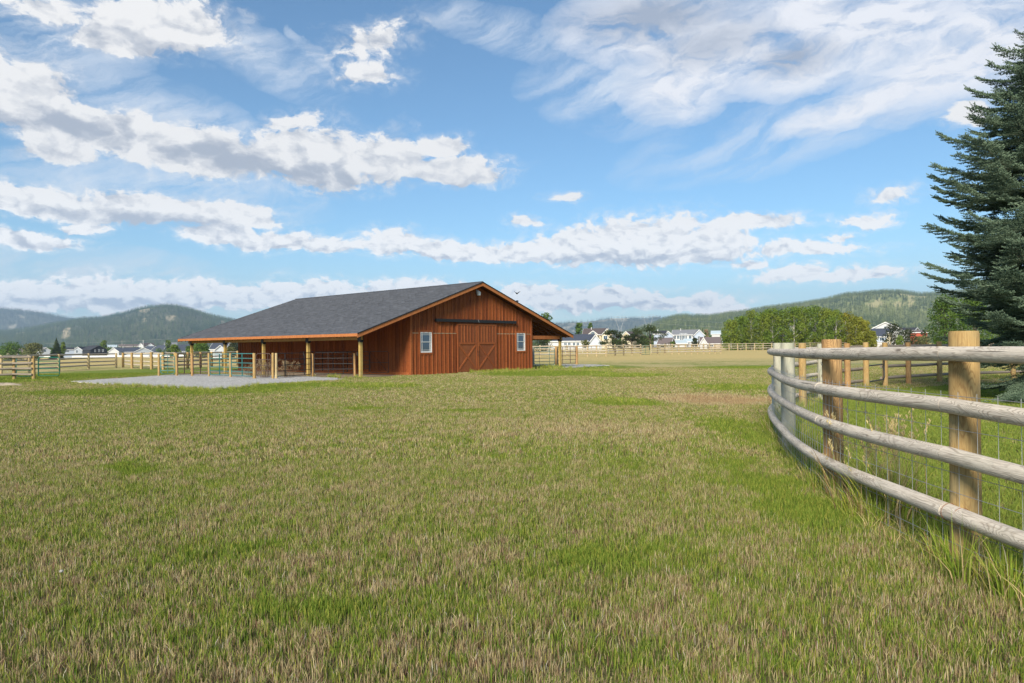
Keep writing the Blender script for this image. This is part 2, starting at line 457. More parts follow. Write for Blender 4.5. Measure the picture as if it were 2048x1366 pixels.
# gravel
m_, nt_, b = mat("grey_gravel")
p = geo_pos(nt_)
vo = nt_.nodes.new("ShaderNodeTexVoronoi"); vo.inputs["Scale"].default_value = 22; nt_.links.new(p.k, vo.inputs["Vector"])
vc = S(nt_, vo.outputs["Color"]); vx, vy, vz = sep(nt_, vc)
big = noise(nt_, p, .6, 4, .6)
c_ = mixc(nt_, vx.ramp(0, 1, smooth=False), (.22, .212, .20), (.60, .58, .55))
c_ = mixc(nt_, big.ramp(.5, .75) * .35, c_, (.30, .27, .22))
nt_.links.new(c_.k, b.inputs["Base Color"]); b.inputs["Roughness"].default_value = .95
bump(nt_, b, S(nt_, vo.outputs["Distance"]), 1.0, .02)
M["gravel"] = m_

# ground cover colour shared by soil and blades: how green, how golden, at a place
def gE(px, py, wpx, hpx, g=1.0, sl=0.0):
    """ellipse on the ground given where it lies: centre and extents of the patch"""
    x, y = G(px, py); xa, ya = G(px, py - hpx); xb, yb = G(px, py + hpx)
    return (x, y, wpx / F * y, ya - y, y - yb, sl, g)
GREEN = [gE(330, 783, 330, 11), gE(60, 758, 200, 16, .9), gE(600, 772, 240, 7, 1.0), gE(760, 774, 90, 4, 1.4), gE(1090, 748, 160, 7, 1.2), gE(1250, 752, 90, 4, 1.3),
         gE(1240, 806, 90, 11, 1.1), gE(1470, 776, 120, 8, .8), gE(1500, 735, 150, 5, .7), gE(1500, 870, 100, 50, .5), gE(1520, 960, 80, 70, .3),
         gE(280, 745, 240, 10, .8), gE(1150, 735, 160, 5, .9), gE(1590, 1000, 130, 110, .4), gE(1250, 1130, 230, 60, .45), gE(700, 1210, 260, 50, .35),
         gE(270, 935, 60, 16, .6), gE(450, 1100, 120, 60, .35), gE(730, 818, 60, 4, .8), gE(930, 824, 70, 4, .8), gE(890, 736, 60, 4, .8)]
SOIL = [gE(1440, 801, 150, 13, 1.3, 0), gE(1250, 818, 120, 7, .9), gE(1180, 866, 40, 4, .6), gE(60, 766, 60, 5, .8)]
STRAW = [gE(1430, 800, 140, 14, 1.2), gE(1120, 865, 330, 30, .3), gE(1500, 713, 120, 6, .5)]

def cover(nt_, pos):
    """returns greenness (0..1), goldness (0..1)"""
    x, y, z = sep(nt_, pos)
    p2 = comb(nt_, x, y)
    wn_ = noise(nt_, p2, .9, 3, .6, out=1); wx_, wy_, _ = sep(nt_, wn_)
    xw = x + (wx_ - .5) * 1.8; yw = y + (wy_ - .5) * 1.8
    lo = noise(nt_, p2, .16, 3, .55)
    mid = noise(nt_, p2, 1.7, 4, .62)
    ge = ellipses(nt_, xw, yw, GREEN).max(0.0)
    se = ellipses(nt_, xw, yw, STRAW).max(0.0)
    # mown lawn inside the round rail fence
    ddx = x - 22.5; ddy = y - 5.5
    rr = (ddx * ddx + ddy * ddy).pow(.5)
    lawn = rr.ramp(19.75, 19.2, smooth=True)
    near = y.ramp(22, 4)              # greener close by: the viewing-angle change in tone is put into the colour
    g_ = (lo - .5) * 1.1 + (mid - .5) * 1.5 + .39 + near * .10 + ge * 1.5 - se * 1.4
    g_ = g_.max(lawn * ((mid - .5) * .8 + .86))
    farf = y.ramp(50, 75)             # the unmown golden field past the fences
    g_ = g_ * (1.0 - farf * .55)
    so = (ellipses(nt_, xw, yw, SOIL).max(0.0) * 1.6 + (mid - .5) * 3.4).ramp(.45, 1.3) * .6
    return (g_ * (1.0 - so * .9)).clamp(), farf, lawn, mid, so

# soil / turf sheet
m_, nt_, b = mat("turf")
p = geo_pos(nt_)
g_, farf, lawn, mid, lo = cover(nt_, p)
hf = noise(nt_, p, 14, 6, .7)
hf2 = noise(nt_, p, 5, 4, .6)
green = mixc(nt_, hf.ramp(.3, .7), (.095, .140, .026), (.245, .295, .065))
dry = mixc(nt_, hf.ramp(.3, .7), (.29, .225, .10), (.58, .495, .25))
dry = mixc(nt_, farf, dry, (.50, .39, .17))
dry = mixc(nt_, lo * .85, dry, (.32, .20, .12))
c_ = mixc(nt_, (g_ + (hf2 - .5) * .6).ramp(.15, .75), dry, green)
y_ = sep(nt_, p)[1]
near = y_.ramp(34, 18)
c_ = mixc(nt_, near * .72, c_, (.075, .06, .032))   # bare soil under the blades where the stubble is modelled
nt_.links.new(c_.k, b.inputs["Base Color"]); b.inputs["Roughness"].default_value = 1.0; b.inputs["Specular IOR Level"].default_value = .05
bump(nt_, b, hf, 1.0, .05)
M["turf"] = m_

def blade_mat(name, tall=False):
    m2 = bpy.data.materials.new(name); m2.use_nodes = True
    n_ = m2.node_tree; n_.nodes.clear()
    o = n_.nodes.new("ShaderNodeOutputMaterial")
    p = geo_pos(n_); rn = attr(n_, "rnd"); r2 = (rn * 7.31)._m("FRACT"); r3 = (rn * 23.7)._m("FRACT")
    g_, farf, lawn, mid, lo = cover(n_, p)
    green = mixc(n_, r2, (.070, .135, .018), (.265, .34, .058))
    green = mixc(n_, (r3.gt(.8)) * .8, green, (.40, .38, .08))
    dry = mixc(n_, r2, (.25, .18, .095), (.64, .55, .29))
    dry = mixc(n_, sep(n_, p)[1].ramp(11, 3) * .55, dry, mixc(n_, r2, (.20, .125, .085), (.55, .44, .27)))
    dry = mixc(n_, r3.gt(.86), dry, (.21, .12, .08))
    dry = mixc(n_, r3.ramp(.02, .04, 1, 0), dry, (.55, .50, .42))
    dry = mixc(n_, farf, dry, (.50, .38, .17))
    dry = mixc(n_, lo * .8, dry, (.40, .25, .14))
    if tall: sel = rn.ramp(.36, .50, 1, 0)
    else: sel = (g_ * 1.15 + .02 - rn).ramp(-.04, .04)
    c_ = mixc(n_, sel, dry, green)
    if tall: c_ = mixc(n_, 1.0, c_, (1.3, 1.25, 1.1), "MULTIPLY")
    if not tall: c_ = mixc(n_, lawn * sel * .35, c_, (.28, .34, .075))
    df = n_.nodes.new("ShaderNodeBsdfDiffuse"); tr = n_.nodes.new("ShaderNodeBsdfTranslucent")
    n_.links.new(c_.k, df.inputs[0]); n_.links.new(c_.k, tr.inputs[0])
    mx = n_.nodes.new("ShaderNodeMixShader"); mx.inputs[0].default_value = .28
    n_.links.new(df.outputs[0], mx.inputs[1]); n_.links.new(tr.outputs[0], mx.inputs[2]); n_.links.new(mx.outputs[0], o.inputs[0])
    return m2
M["blade"] = blade_mat("grass_blade"); M["tall"] = blade_mat("tall_grass_blade", True)

def leaf_mat(name, c0, c1, hot=None, hotk=.0, scale=.35):
    m2 = bpy.data.materials.new(name); m2.use_nodes = True
    n_ = m2.node_tree; n_.nodes.clear()
    o = n_.nodes.new("ShaderNodeOutputMaterial")
    rn = attr(n_, "rnd"); cl = noise(n_, geo_pos(n_), scale, 3, .6)
    c_ = mixc(n_, (rn * .6 + (cl - .5) * 1.8 + .2).clamp(), c0, c1)
    if hot: c_ = mixc(n_, (noise(n_, geo_pos(n_), scale * .6, 2).ramp(.45, .65)) * hotk, c_, hot)
    df = n_.nodes.new("ShaderNodeBsdfDiffuse"); tr = n_.nodes.new("ShaderNodeBsdfTranslucent")
    n_.links.new(c_.k, df.inputs[0]); n_.links.new(c_.k, tr.inputs[0])
    mx = n_.nodes.new("ShaderNodeMixShader"); mx.inputs[0].default_value = .25
    n_.links.new(df.outputs[0], mx.inputs[1]); n_.links.new(tr.outputs[0], mx.inputs[2]); n_.links.new(mx.outputs[0], o.inputs[0])
    return m2
M["leaf_aspen"] = leaf_mat("aspen_leaves", (.075, .125, .022), (.19, .275, .05), (.27, .27, .045), .35)
M["leaf_aspen_gold"] = leaf_mat("turning_aspen_leaves", (.12, .14, .022), (.28, .29, .05), (.36, .28, .04), .5)
M["leaf_green"] = leaf_mat("broad_leaves", (.045, .09, .02), (.14, .22, .045))
M["leaf_bright"] = leaf_mat("bright_leaves", (.07, .12, .02), (.20, .27, .05))
M["leaf_olive"] = leaf_mat("olive_leaves", (.09, .10, .04), (.21, .22, .09))
M["leaf_dark"] = leaf_mat("dark_leaves", (.025, .035, .018), (.07, .085, .04))
M["leaf_pine"] = leaf_mat("pine_needles", (.028, .045, .020), (.085, .11, .045))
M["leaf_spruce"] = leaf_mat("spruce_needles", (.055, .095, .058), (.26, .345, .235), None, 0, 1.2)
M["leaf_dry"] = leaf_mat("dry_weed", (.22, .15, .09), (.42, .33, .20))
def hill_leaf(name, c0, c1, c2, sc):
    m2 = bpy.data.materials.new(name); m2.use_nodes = True
    n_ = m2.node_tree; n_.nodes.clear(); o = n_.nodes.new("ShaderNodeOutputMaterial"); df = n_.nodes.new("ShaderNodeBsdfDiffuse")
    r_ = obj_rand(n_); big = noise(n_, geo_pos(n_), sc, 4, .6)
    c_ = mixc(n_, r_, c0, c1)
    c_ = mixc(n_, ((big - .42) * 4.0).clamp() * ((r_ * 5.7)._m("FRACT")), c_, c2)  # broad pale patches put sunlit breaks between cloud shadows into the colour
    n_.links.new(c_.k, df.inputs[0]); n_.links.new(df.outputs[0], o.inputs[0]); return m2
M["hill_tree"] = hill_leaf("hill_conifer", (.012, .034, .018), (.095, .145, .050), (.20, .23, .08), .0035)
M["hill_tree_sunny"] = hill_leaf("sunny_hill_conifer", (.020, .045, .018), (.17, .22, .065), (.36, .37, .11), .005)  # lit copy for the right hill: sunshine put into its greens
M["hill_tree_far"] = hill_leaf("far_hill_conifer", (.025, .045, .025), (.08, .11, .05), (.16, .17, .09), .002)
M["bark"] = log_mat("bark", (.16, .13, .10), (.11, .09, .07), (.05, .04, .03), .6)
M["bark_pale"] = log_mat("pale_aspen_bark", (.50, .49, .44), (.42, .41, .36), (.12, .11, .1), .4)

# ---------------------------------------------------------------- ground
rings = [0] + [1.6 * 1.115 ** i for i in range(0, 78)]
NA = 160
V = [(0, 0, 0)]
for r_ in rings[1:]:
    for k in range(NA):
        a = 2 * PI * k / NA; x, y = r_ * math.cos(a), r_ * math.sin(a)
        V.append((x, y, ground_z(x, y)))
Fc = [(0, 1 + k, 1 + (k + 1) % NA) for k in range(NA)]
for i in range(len(rings) - 2):
    o_ = 1 + i * NA
    for k in range(NA):
        k2 = (k + 1) % NA; Fc.append((o_ + k, o_ + NA + k, o_ + NA + k2, o_ + k2))
me = bpy.data.meshes.new("ground"); me.from_pydata(V, [], Fc)
me.polygons.foreach_set("use_smooth", [True] * len(me.polygons))
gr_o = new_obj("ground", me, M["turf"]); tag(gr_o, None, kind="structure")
GR = rings[-1]

def pad(name, pts, z=.03, seed=1, step=.35):
    """a low gravel sheet with an uneven edge"""
    rg = random.Random(seed); P = []
    for i in range(len(pts)):
        a, b_ = Vector(pts[i]), Vector(pts[(i + 1) % len(pts)]); n = max(1, int((b_ - a).length / step))
        for k in range(n):
            q = a.lerp(b_, k / n); P.append((q.x + rg.uniform(-.13, .13), q.y + rg.uniform(-.13, .13)))
    mb = MB(); mb.face([(x, y, z) for x, y in P])
    for i in range(len(P)):
        a, b_ = P[i], P[(i + 1) % len(P)]
        mb.face([(a[0], a[1], -.05), (b_[0], b_[1], -.05), (b_[0], b_[1], z), (a[0], a[1], z)])
    o = obj(name, mb, M["gravel"]); tag(o, None, kind="structure"); return P
PAD1 = pad("gravel_pad", [G(140, 763.5), G(215, 769), G(290, 772.5), G(370, 777), G(425, 779.5), G(480, 775), G(520, 769), G(580, 765), G(640, 762), G(690, 759.5), G(672, 757),
                          G(625, 754), G(590, 753), G(545, 752), G(440, 749), G(340, 750.5), G(240, 757)], .03, 1)
PAD2 = pad("gravel_path", [G(1066, 734.5), G(1120, 736), G(1160, 734.5), G(1215, 731.2), G(1190, 729.6), G(1120, 729.0), G(1066, 729)], .03, 2)

def inside(pt, poly):
    x, y = pt; c_ = False; n = len(poly)
    for i in range(n):
        x1, y1 = poly[i]; x2, y2 = poly[(i + 1) % n]
        if (y1 > y) != (y2 > y) and x < (x2 - x1) * (y - y1) / (y2 - y1) + x1: c_ = not c_
    return c_

# ---------------------------------------------------------------- barn
TH = 0.8592
P0 = (-5.3017, 36.3261, 0)
BW, LT, LW, HR, SL, EA, OV, BAY = 10.0, 3.13, 18.07, 5.188, .3403, 3.75, .5, 4.533
LR = 18.78
UR = BW / 2
BH = 2.207                       # roof top height at the eave edge u = -EA
barn = thing("barn", "large red brown timber barn with a charcoal shingle roof and open side shelters", "barn", P0, TH)
def roofz(u): return HR - SL * abs(u - UR)
def bobj(name, mb, mt, parent=None, smooth=False, label=None):
    o = obj(name, mb, mt, parent or barn, smooth, off=False)
    if label: o["label"] = label
    return o
def to_world(u, v): return (P0[0] + u * math.cos(TH) - v * math.sin(TH), P0[1] + u * math.sin(TH) + v * math.cos(TH))
TR = .16                          # roof build-up
# core walls behind the boards
mb = MB()
mb.face([(0.03, .03, -.1), (BW - .03, .03, -.1), (BW - .03, .03, roofz(BW) - TR - .02), (UR, .03, HR - TR - .02), (.03, .03, roofz(0) - TR - .02)])
bobj("sheathing", mb, M["stain"])
bobj("back_wall", MB().hexa([(.0, LW - .05, -.1), (BW, LW - .05, -.1), (BW, LW, -.1), (0, LW, -.1), (0, LW - .05, 3.3), (BW, LW - .05, 3.3), (BW, LW, 3.3), (0, LW, 3.3)])
     .face([(0, LW, 3.301), (BW, LW, 3.301), (UR, LW, HR - TR - .02)]), M["stain"])
bobj("far_wall", MB().box((BW - .05, .05, -.1), (BW, LW - .052, roofz(BW) - TR - .02)), M["stain"])
# front boards, upper and lower course, with the pale flashing between
ZS = 2.22
WIN = [(.65, 1.475), (8.525, 9.35)]; WZ = (1.18, 2.275)
DR = (3.36, 6.64); DZ = 2.80
nB = 33; bw = BW / nB
rgb_ = random.Random(5)
def front_piece(name, u0_, u1_, z0, z1f, y0, y1, mt):
    za = z1f(u0_) if callable(z1f) else z1f; zb = z1f(u1_) if callable(z1f) else z1f
    P = [(u0_, y0, z0), (u1_, y0, z0), (u1_, y1, z0), (u0_, y1, z0), (u0_, y0, za), (u1_, y0, zb), (u1_, y1, zb), (u0_, y1, za)]
    return bobj(name, MB().hexa(P), mt)
top = lambda u: roofz(u) - TR - .03
for i in range(nB):
    a, b_ = i * bw, (i + 1) * bw
    yj = rgb_.uniform(-.004, .004)
    front_piece("board", a + .002, b_ - .002, ZS + .012, (lambda u: roofz(u) - TR - .03), 0 + yj, .026, M["stain"])
    wn_ = any(not (b_ <= w0 or a >= w1) for w0, w1 in WIN)
    dr_ = not (b_ <= DR[0] + .1 or a >= DR[1] - .1)
    if dr_: continue
    if wn_: front_piece("board", a + .002, b_ - .002, .0, WZ[0] - .02, yj, .026, M["stain"])
    else: front_piece("board", a + .002, b_ - .002, .0, ZS - .012, yj, .026, M["stain"])
for i in range(1, nB):
    u = i * bw; hb = .033
    f2 = (lambda uu: roofz(uu) - TR - .035)
    front_piece("batten", u - hb, u + hb, ZS + .014 if not (DR[0] < u < DR[1]) else 3.05, f2, -.03, -.005, M["batten"])
    if DR[0] - .05 < u < DR[1] + .05: continue
    if any(w0 - .08 < u < w1 + .08 for w0, w1 in WIN): front_piece("batten", u - hb, u + hb, .01, WZ[0] - .09, -.03, -.005, M["batten"])
    else: front_piece("batten", u - hb, u + hb, .01, ZS - .014, -.03, -.005, M["batten"])
pf_ = plain("pale_flashing", (.50, .44, .28), .5, .2)
bobj("flashing", MB().box((.05, -.008, ZS - .014), (DR[0], .0, ZS + .012)), pf_)
bobj("flashing", MB().box((DR[1], -.008, ZS - .014), (BW - .05, 0, ZS + .012)), pf_)
bobj("corner_board", MB().box((-.05, -.045, 0), (.09, -.006, top(0.05) - .03)), M["batten"])
bobj("corner_board", MB().box((BW - .09, -.045, 0), (BW + .04, -.006, top(BW) - .03)), M["batten"])
# side wall boards under the shelter
nS = 60; sw = (LW - .02) / nS
side_b = None
for i in range(nS):
    v0 = .03 + i * sw
    mbx = MB().box((-.0, 0, 0), (.028, sw - .006, 3.24))
    if side_b is None: side_b = mbx.mesh("side_board")
    o = new_obj("board", side_b, M["stain"], barn); o.location = (rgb_.uniform(-.003, .003) - .0, v0, .04)
    if i:
        if i == 1: side_t = MB().box((-.024, -.028, 0), (-.004, .028, 3.2)).mesh("side_batten")
        o = new_obj("batten", side_t, M["batten"], barn); o.location = (0, v0 - .003, .05)
bobj("skirt_board", MB().box((-.045, .02, -.05), (-.026, LW - .05, .16)), M["batten"])
# stall doors in the side wall with white pull handles
for v0 in (4.2, 9.6):
    dd = bobj("stall_door", MB().box((-.06, v0, .1), (-.03, v0 + 1.3, 2.1)), M["stain"])
    for zz in (.25, 1.1, 1.98): bobj("ledge", MB().box((-.085, v0, zz), (-.062, v0 + 1.3, zz + .12)), M["batten"], dd)
    bobj("handle", MB().tube([(-.10, v0 + .25, 1.0), (-.10, v0 + .25, 1.28)], .015, 6), M["white"], dd)
# windows
for w0, w1 in WIN:
    z0, z1 = WZ; zm = 1.745; t = .045
    wd = bobj("window", MB().box((w0, -.03, z0), (w0 + t, .02, z1)).box((w1 - t, -.03, z0), (w1, .02, z1)).box((w0 + t, -.03, z0), (w1 - t, .02, z0 + t)).box((w0 + t, -.03, z1 - t), (w1 - t, .02, z1)), M["white"])
    bobj("trim", MB().box((w0 - .09, -.042, z1 + .002), (w1 + .09, -.006, z1 + .10)).box((w0 - .09, -.042, z0 - .10), (w1 + .09, -.006, z0 - .002)).box((w0 - .09, -.042, z0), (w0 - .002, -.006, z1)).box((w1 + .002, -.042, z0), (w1 + .09, -.006, z1)), M["batten"], wd)
    for (a_, c2, yy) in ((z0 + t, zm, -.002), (zm, z1 - t, -.014)):
        s_ = .022; y0, y1 = yy - .012, yy + .012
        bobj("sash", MB().box((w0 + t, y0, a_), (w0 + t + s_, y1, c2)).box((w1 - t - s_, y0, a_), (w1 - t, y1, c2)).box((w0 + t + s_, y0, a_), (w1 - t - s_, y1, a_ + s_)).box((w0 + t + s_, y0, c2 - s_), (w1 - t - s_, y1, c2)), M["white"], wd)
        bobj("pane", MB().face([(w0 + t, yy + .004, a_), (w1 - t, yy + .004, a_), (w1 - t, yy + .004, c2), (w0 + t, yy + .004, c2)]), M["glass"], wd)
        q = .018; e = .10
        vs = (w0 + t + e, w1 - t - e); hz = (c2 - .10,) if a_ > zm - .1 else (a_ + .09,)
        mm = MB()
        for vv in vs: mm.box((vv - q / 2, yy - .008, a_ + s_), (vv + q / 2, yy + .002, c2 - s_))
        for hh in hz: mm.box((w0 + t + s_, yy - .0085, hh - q / 2), (w1 - t - s_, yy + .0015, hh + q / 2))
        bobj("muntin", mm, M["white"], wd)
# sliding double door with cross braces
for k in (0, 1):
    a_, b_ = (DR[0], 5.0 - .004) if k == 0 else (5.0 + .004, DR[1])
    dleaf = bobj("door", MB().box((a_, -.055, .06), (b_, -.03, DZ - .02)), M["door_wood"])
    nP = 6; pw = (b_ - a_ - .2) / nP
    for j in range(nP): bobj("board", MB().box((a_ + .1 + j * pw + .004, -.062 - .002 * (j % 2), 1.72), (a_ + .1 + (j + 1) * pw - .004, -.0552, DZ - .12)), M["door_wood"], dleaf)
    for j in range(1, nP): bobj("batten", MB().box((a_ + .1 + j * pw - .03, -.082, 1.72), (a_ + .1 + j * pw + .03, -.066, DZ - .12)), M["batten"], dleaf)
    y0, y1 = -.085, -.0555
    bobj("stile", MB().box((a_, y0, .06), (a_ + .1, y1, DZ - .02)), M["batten"], dleaf)
    bobj("stile", MB().box((b_ - .1, y0, .06), (b_, y1, DZ - .02)), M["batten"], dleaf)
    bobj("door_rail", MB().box((a_ + .1, y0, 1.60), (b_ - .1, y1, 1.72)), M["batten"], dleaf)
    bobj("door_rail", MB().box((a_ + .1, y0, .06), (b_ - .1, y1, .17)), M["door_wood"], dleaf)
    bobj("door_rail", MB().box((a_ + .1, y0, DZ - .12), (b_ - .1, y1, DZ - .02)), M["batten"], dleaf)
    bobj("brace", MB().bar((a_ + .13, -.068, .20), (b_ - .13, -.068, 1.57), .022, .10, (0, 0, 1)), M["batten"], dleaf)
    bobj("brace", MB().bar((a_ + .13, -.078, 1.57), (b_ - .13, -.078, .20), .022, .10, (0, 0, 1)), M["batten"], dleaf)
    bobj("handle", MB().tube([(5 + (k - .5) * .12, -.09, 1.22), (5 + (k - .5) * .12, -.125, 1.22), (5 + (k - .5) * .12, -.125, .98), (5 + (k - .5) * .12, -.09, .98)], .012, 6), M["bracket"], dleaf)
bobj("door_track", MB().box((1.7, -.17, 2.85), (5.0, -.035, 3.01)).box((5.002, -.168, 2.85), (8.36, -.035, 3.008)), M["bracket"])
bobj("track_joint", MB().bar((4.96, -.175, 3.02), (5.03, -.175, 2.86), .01, .02), M["steel"])
# gable lamp (unlit)
lm = bobj("wall_lamp", MB().box((4.97, -.06, 4.60), (5.11, -.01, 4.74)), M["steel"])
bobj("lamp_shade", MB().tube([(5.04, -.16, 4.66), (5.04, -.16, 4.60), (5.04, -.16, 4.42)], [.07, .13, .11], 12), plain("milky_glass", (.75, .76, .76), .25), lm)
bobj("arm", MB().tube([(5.04, -.03, 4.70), (5.04, -.16, 4.70)], .02, 6), M["steel"], lm)
# roof
v0, v1 = -OV, LR
for sgn in (0, 1):
    uu = (-EA, UR) if sgn == 0 else (BW + EA, UR)
    z_e = roofz(uu[0])
    P = [(uu[0], v0, z_e - .10), (uu[0], v1, z_e - .10), (uu[1], v1, HR - .10), (uu[1], v0, HR - .10)]
    P2 = [(p_[0], p_[1], p_[2] + .07) for p_ in P]
    bobj("roof_deck", MB().hexa(P + P2), M["rafter"])
    # courses of shingle tabs
    n_c = 64; n_t = 58; du = (uu[1] - uu[0]) / n_c
    Vv, Ff, A = [], [], []
    rg = random.Random(3 + sgn)
    for c1 in range(n_c):
        offs = (c1 % 2) * .5 + rg.uniform(-.08, .08); tw = (v1 - v0) / n_t
        ua = uu[0] - (.03 * (1 if sgn == 0 else -1) if c1 == 0 else 0) + c1 * du; ub = uu[0] + (c1 + 1.12) * du
        for t_ in range(-1, n_t + 1):
            a_ = v0 - .03 + max(0, (t_ + offs) * tw); b_ = v0 + min((v1 - v0) + .03, (t_ + 1 + offs) * tw) - .006
            if b_ - a_ < .02: continue
            th = .020 + rg.choice((0, .006, .012)) ; rv = min(1, max(0, rg.gauss(.45, .26)))
            za = roofz(ua) - .03; zb = roofz(ub if c1 < n_c - 1 else UR) - .028
            if c1 == n_c - 1: ub = UR
            i0 = len(Vv)
            Vv += [(ua, a_, za + th), (ua, b_, za + th), (ub, b_, zb + .004), (ub, a_, zb + .004), (ua, a_, za - .006), (ua, b_, za - .006)]
            A += [rv] * 6
            Ff += [(i0, i0 + 1, i0 + 2, i0 + 3), (i0 + 4, i0 + 5, i0 + 1, i0)]
    if True:
        o = new_obj("shingles", np_mesh("shingles", Vv, Ff, {"rnd": A}), M["shingle"], barn); o["kind"] = "stuff"
    sx = -1 if sgn == 0 else 1
    ue = uu[0]
    bobj("eave_fascia", MB().box((min(ue, ue + sx * .03), v0, z_e - .185), (max(ue, ue + sx * .03), v1, z_e - .045)), M["fascia"])
    for vv, dv in ((v0, -.03), (v1, .03)):
        mb = MB(); zt = .045; hh = .20
        e2 = ue + sx * .03
        P = [(e2, vv, roofz(e2) - zt - hh), (UR - sx * 0, vv, HR - zt - hh), (UR, vv + dv, HR - zt - hh), (e2, vv + dv, roofz(e2) - zt - hh),
             (e2, vv, roofz(e2) - zt), (UR, vv, HR - zt), (UR, vv + dv, HR - zt), (e2, vv + dv, roofz(e2) - zt)]
        bobj("barge_board", mb.hexa(P), M["fascia"])
        P = [(e2, vv + dv, roofz(e2) - .055), (UR, vv + dv, HR - .055), (UR, vv + dv * 1.9, HR - .055), (e2, vv + dv * 1.9, roofz(e2) - .055),
             (e2, vv + dv, roofz(e2) - .008), (UR, vv + dv, HR - .008), (UR, vv + dv * 1.9, HR - .008), (e2, vv + dv * 1.9, roofz(e2) - .008)]
        bobj("drip_edge", MB().hexa(P), M["bracket"])
    # rafters of the open shelter
    ui = 0 if sgn == 0 else BW
    raf = None
    for k in range(31):
        vv = .02 + k * .613
        if vv > v1 - .1: break
        e3 = ue - sx * .02
        P = [(e3, 0, roofz(e3) - .235), (ui, 0, roofz(ui) - .28), (ui, .045, roofz(ui) - .28), (e3, .045, roofz(e3) - .235),
             (e3, 0, roofz(e3) - .103), (ui, 0, roofz(ui) - .103), (ui, .045, roofz(ui) - .103), (e3, .045, roofz(e3) - .103)]
        if raf is None: raf = MB().hexa(P).mesh("rafter")
        o = new_obj("rafter", raf, M["rafter"], barn); o.location = (0, vv, 0)
    # posts, brackets, beam
    up_ = -LT if sgn == 0 else BW + LT
    pm = None
    for k in range(5):
        vv = .1 + k * BAY
        if pm is None:
            pm = MB(); pm.box((-.072, -.072, -.1), (.072, .072, 1.86)); pm = pm.mesh("shelter_post")
            km = MB().box((-.085, -.085, 1.74), (.085, -.074, 1.858)).box((-.085, .074, 1.74), (.085, .085, 1.858)).box((-.09, -.13, 1.78), (-.076, .13, 2.07)).box((.076, -.13, 1.78), (.09, .13, 2.07)).mesh("bracket")
        o = new_obj("shelter_post", pm, M["timber"], barn); o.location = (up_, vv, 0)
        k_ = new_obj("bracket", km, M["bracket"], o)
    bobj("beam", MB().box((up_ - .07, .0, 1.862), (up_ + .07, LR - .2, 2.09)), M["beam"])
bobj("tie_beam", MB().box((BW + .05, .03, 1.90), (BW + LT - .075, .13, 2.12)), M["fascia"])
bobj("ridge_cap", MB().hexa([(UR - .16, v0 - .03, HR - .075), (UR + .16, v0 - .03, HR - .075), (UR + .16, v1 + .03, HR - .075), (UR - .16, v1 + .03, HR - .075),
                             (UR - .005, v0 - .03, HR + .025), (UR + .005, v0 - .03, HR + .025), (UR + .005, v1 + .03, HR + .025), (UR - .005, v1 + .03, HR + .025)]), M["shingle"])
# bare earth floor under the shelter
mb = MB(); mb.face([(-LT - .3, .2, .012), (-.03, .2, .012), (-.03, LW, .012), (-LT - .3, LW, .012)])
fl = obj("shelter_floor", mb, plain("trampled_earth", (.26, .20, .14), 1.0, 0, .3), None, off=False); fl.location = P0; fl.rotation_euler = (0, 0, TH); tag(fl, None, kind="structure")

# ---------------------------------------------------------------- fences
def crom(P, n=8):
    out = []
    for i in range(len(P) - 1):
        p0 = P[max(i - 1, 0)]; p1 = P[i]; p2 = P[i + 1]; p3 = P[min(i + 2, len(P) - 1)]
        seg = []
        for k in range(n + 1):
            t = k / n
            seg.append(tuple(.5 * ((2 * p1[j]) + (-p0[j] + p2[j]) * t + (2 * p0[j] - 5 * p1[j] + 4 * p2[j] - p3[j]) * t * t + (-p0[j] + 3 * p1[j] - 3 * p2[j] + p3[j]) * t ** 3) for j in range(2)))
        out.append(seg)
    return out

def post_mb(x, y, z, h, r, n=14, seed=0):
    rg = random.Random(seed); lean = (rg.uniform(-.012, .012), rg.uniform(-.012, .012))
    P = [(x, y, z - .15), (x + lean[0] * .3, y, z + h * .4), (x + lean[0], y + lean[1], z + h - .02), (x + lean[0], y + lean[1], z + h)]
    return MB().tube(P, [r * 1.03, r, r * .985, r * .93], n, seed=seed, wob=.018)

# round rail fence of the yard, the nearest thing in view
NP = [(3.02, -.2), (3.05, 2.35), (3.02, 4.65), (3.20, 6.94), (3.93, 9.9), (5.02, 13.1), (6.68, 16.0), (8.0, 18.0), (9.8, 20.3), (11.0, 21.6), (12.45, 23.2), (13.8, 24.2), (15.5, 25.2), (17.3, 26.1), (19.4, 26.9), (21.6, 27.3)]
kinds = ["post_gold", "post_gold", "post_gold", "post_rust", "post_pale", "post_pale", "post_gold", "post_pale", "post_rust", "post_gold", "post_gold", "post_rust", "post_gold", "post_gold", "post_gold", "post_rust"]
nf = thing("rail_fence", "round log yard fence with four grey rails and wire mesh, curving past the camera", "fence", (NP[2][0], NP[2][1], 0))
pz = [0, 0, 0, -.03, -.055, -.07] + [-.075] * 10
PT = [1.57, 1.57, 1.567, 1.51, 1.50, 1.50] + [1.47] * 10
for i, (x, y) in enumerate(NP):
    o = obj("post", post_mb(x, y, 0, PT[i] + (.02 if i % 3 == 0 else 0), .092 if i < 6 else .085, 22 if i < 6 else 12, seed=i), M[kinds[i]], nf, smooth=False)
    for p_ in o.data.polygons: p_.use_smooth = len(p_.vertices) == 4
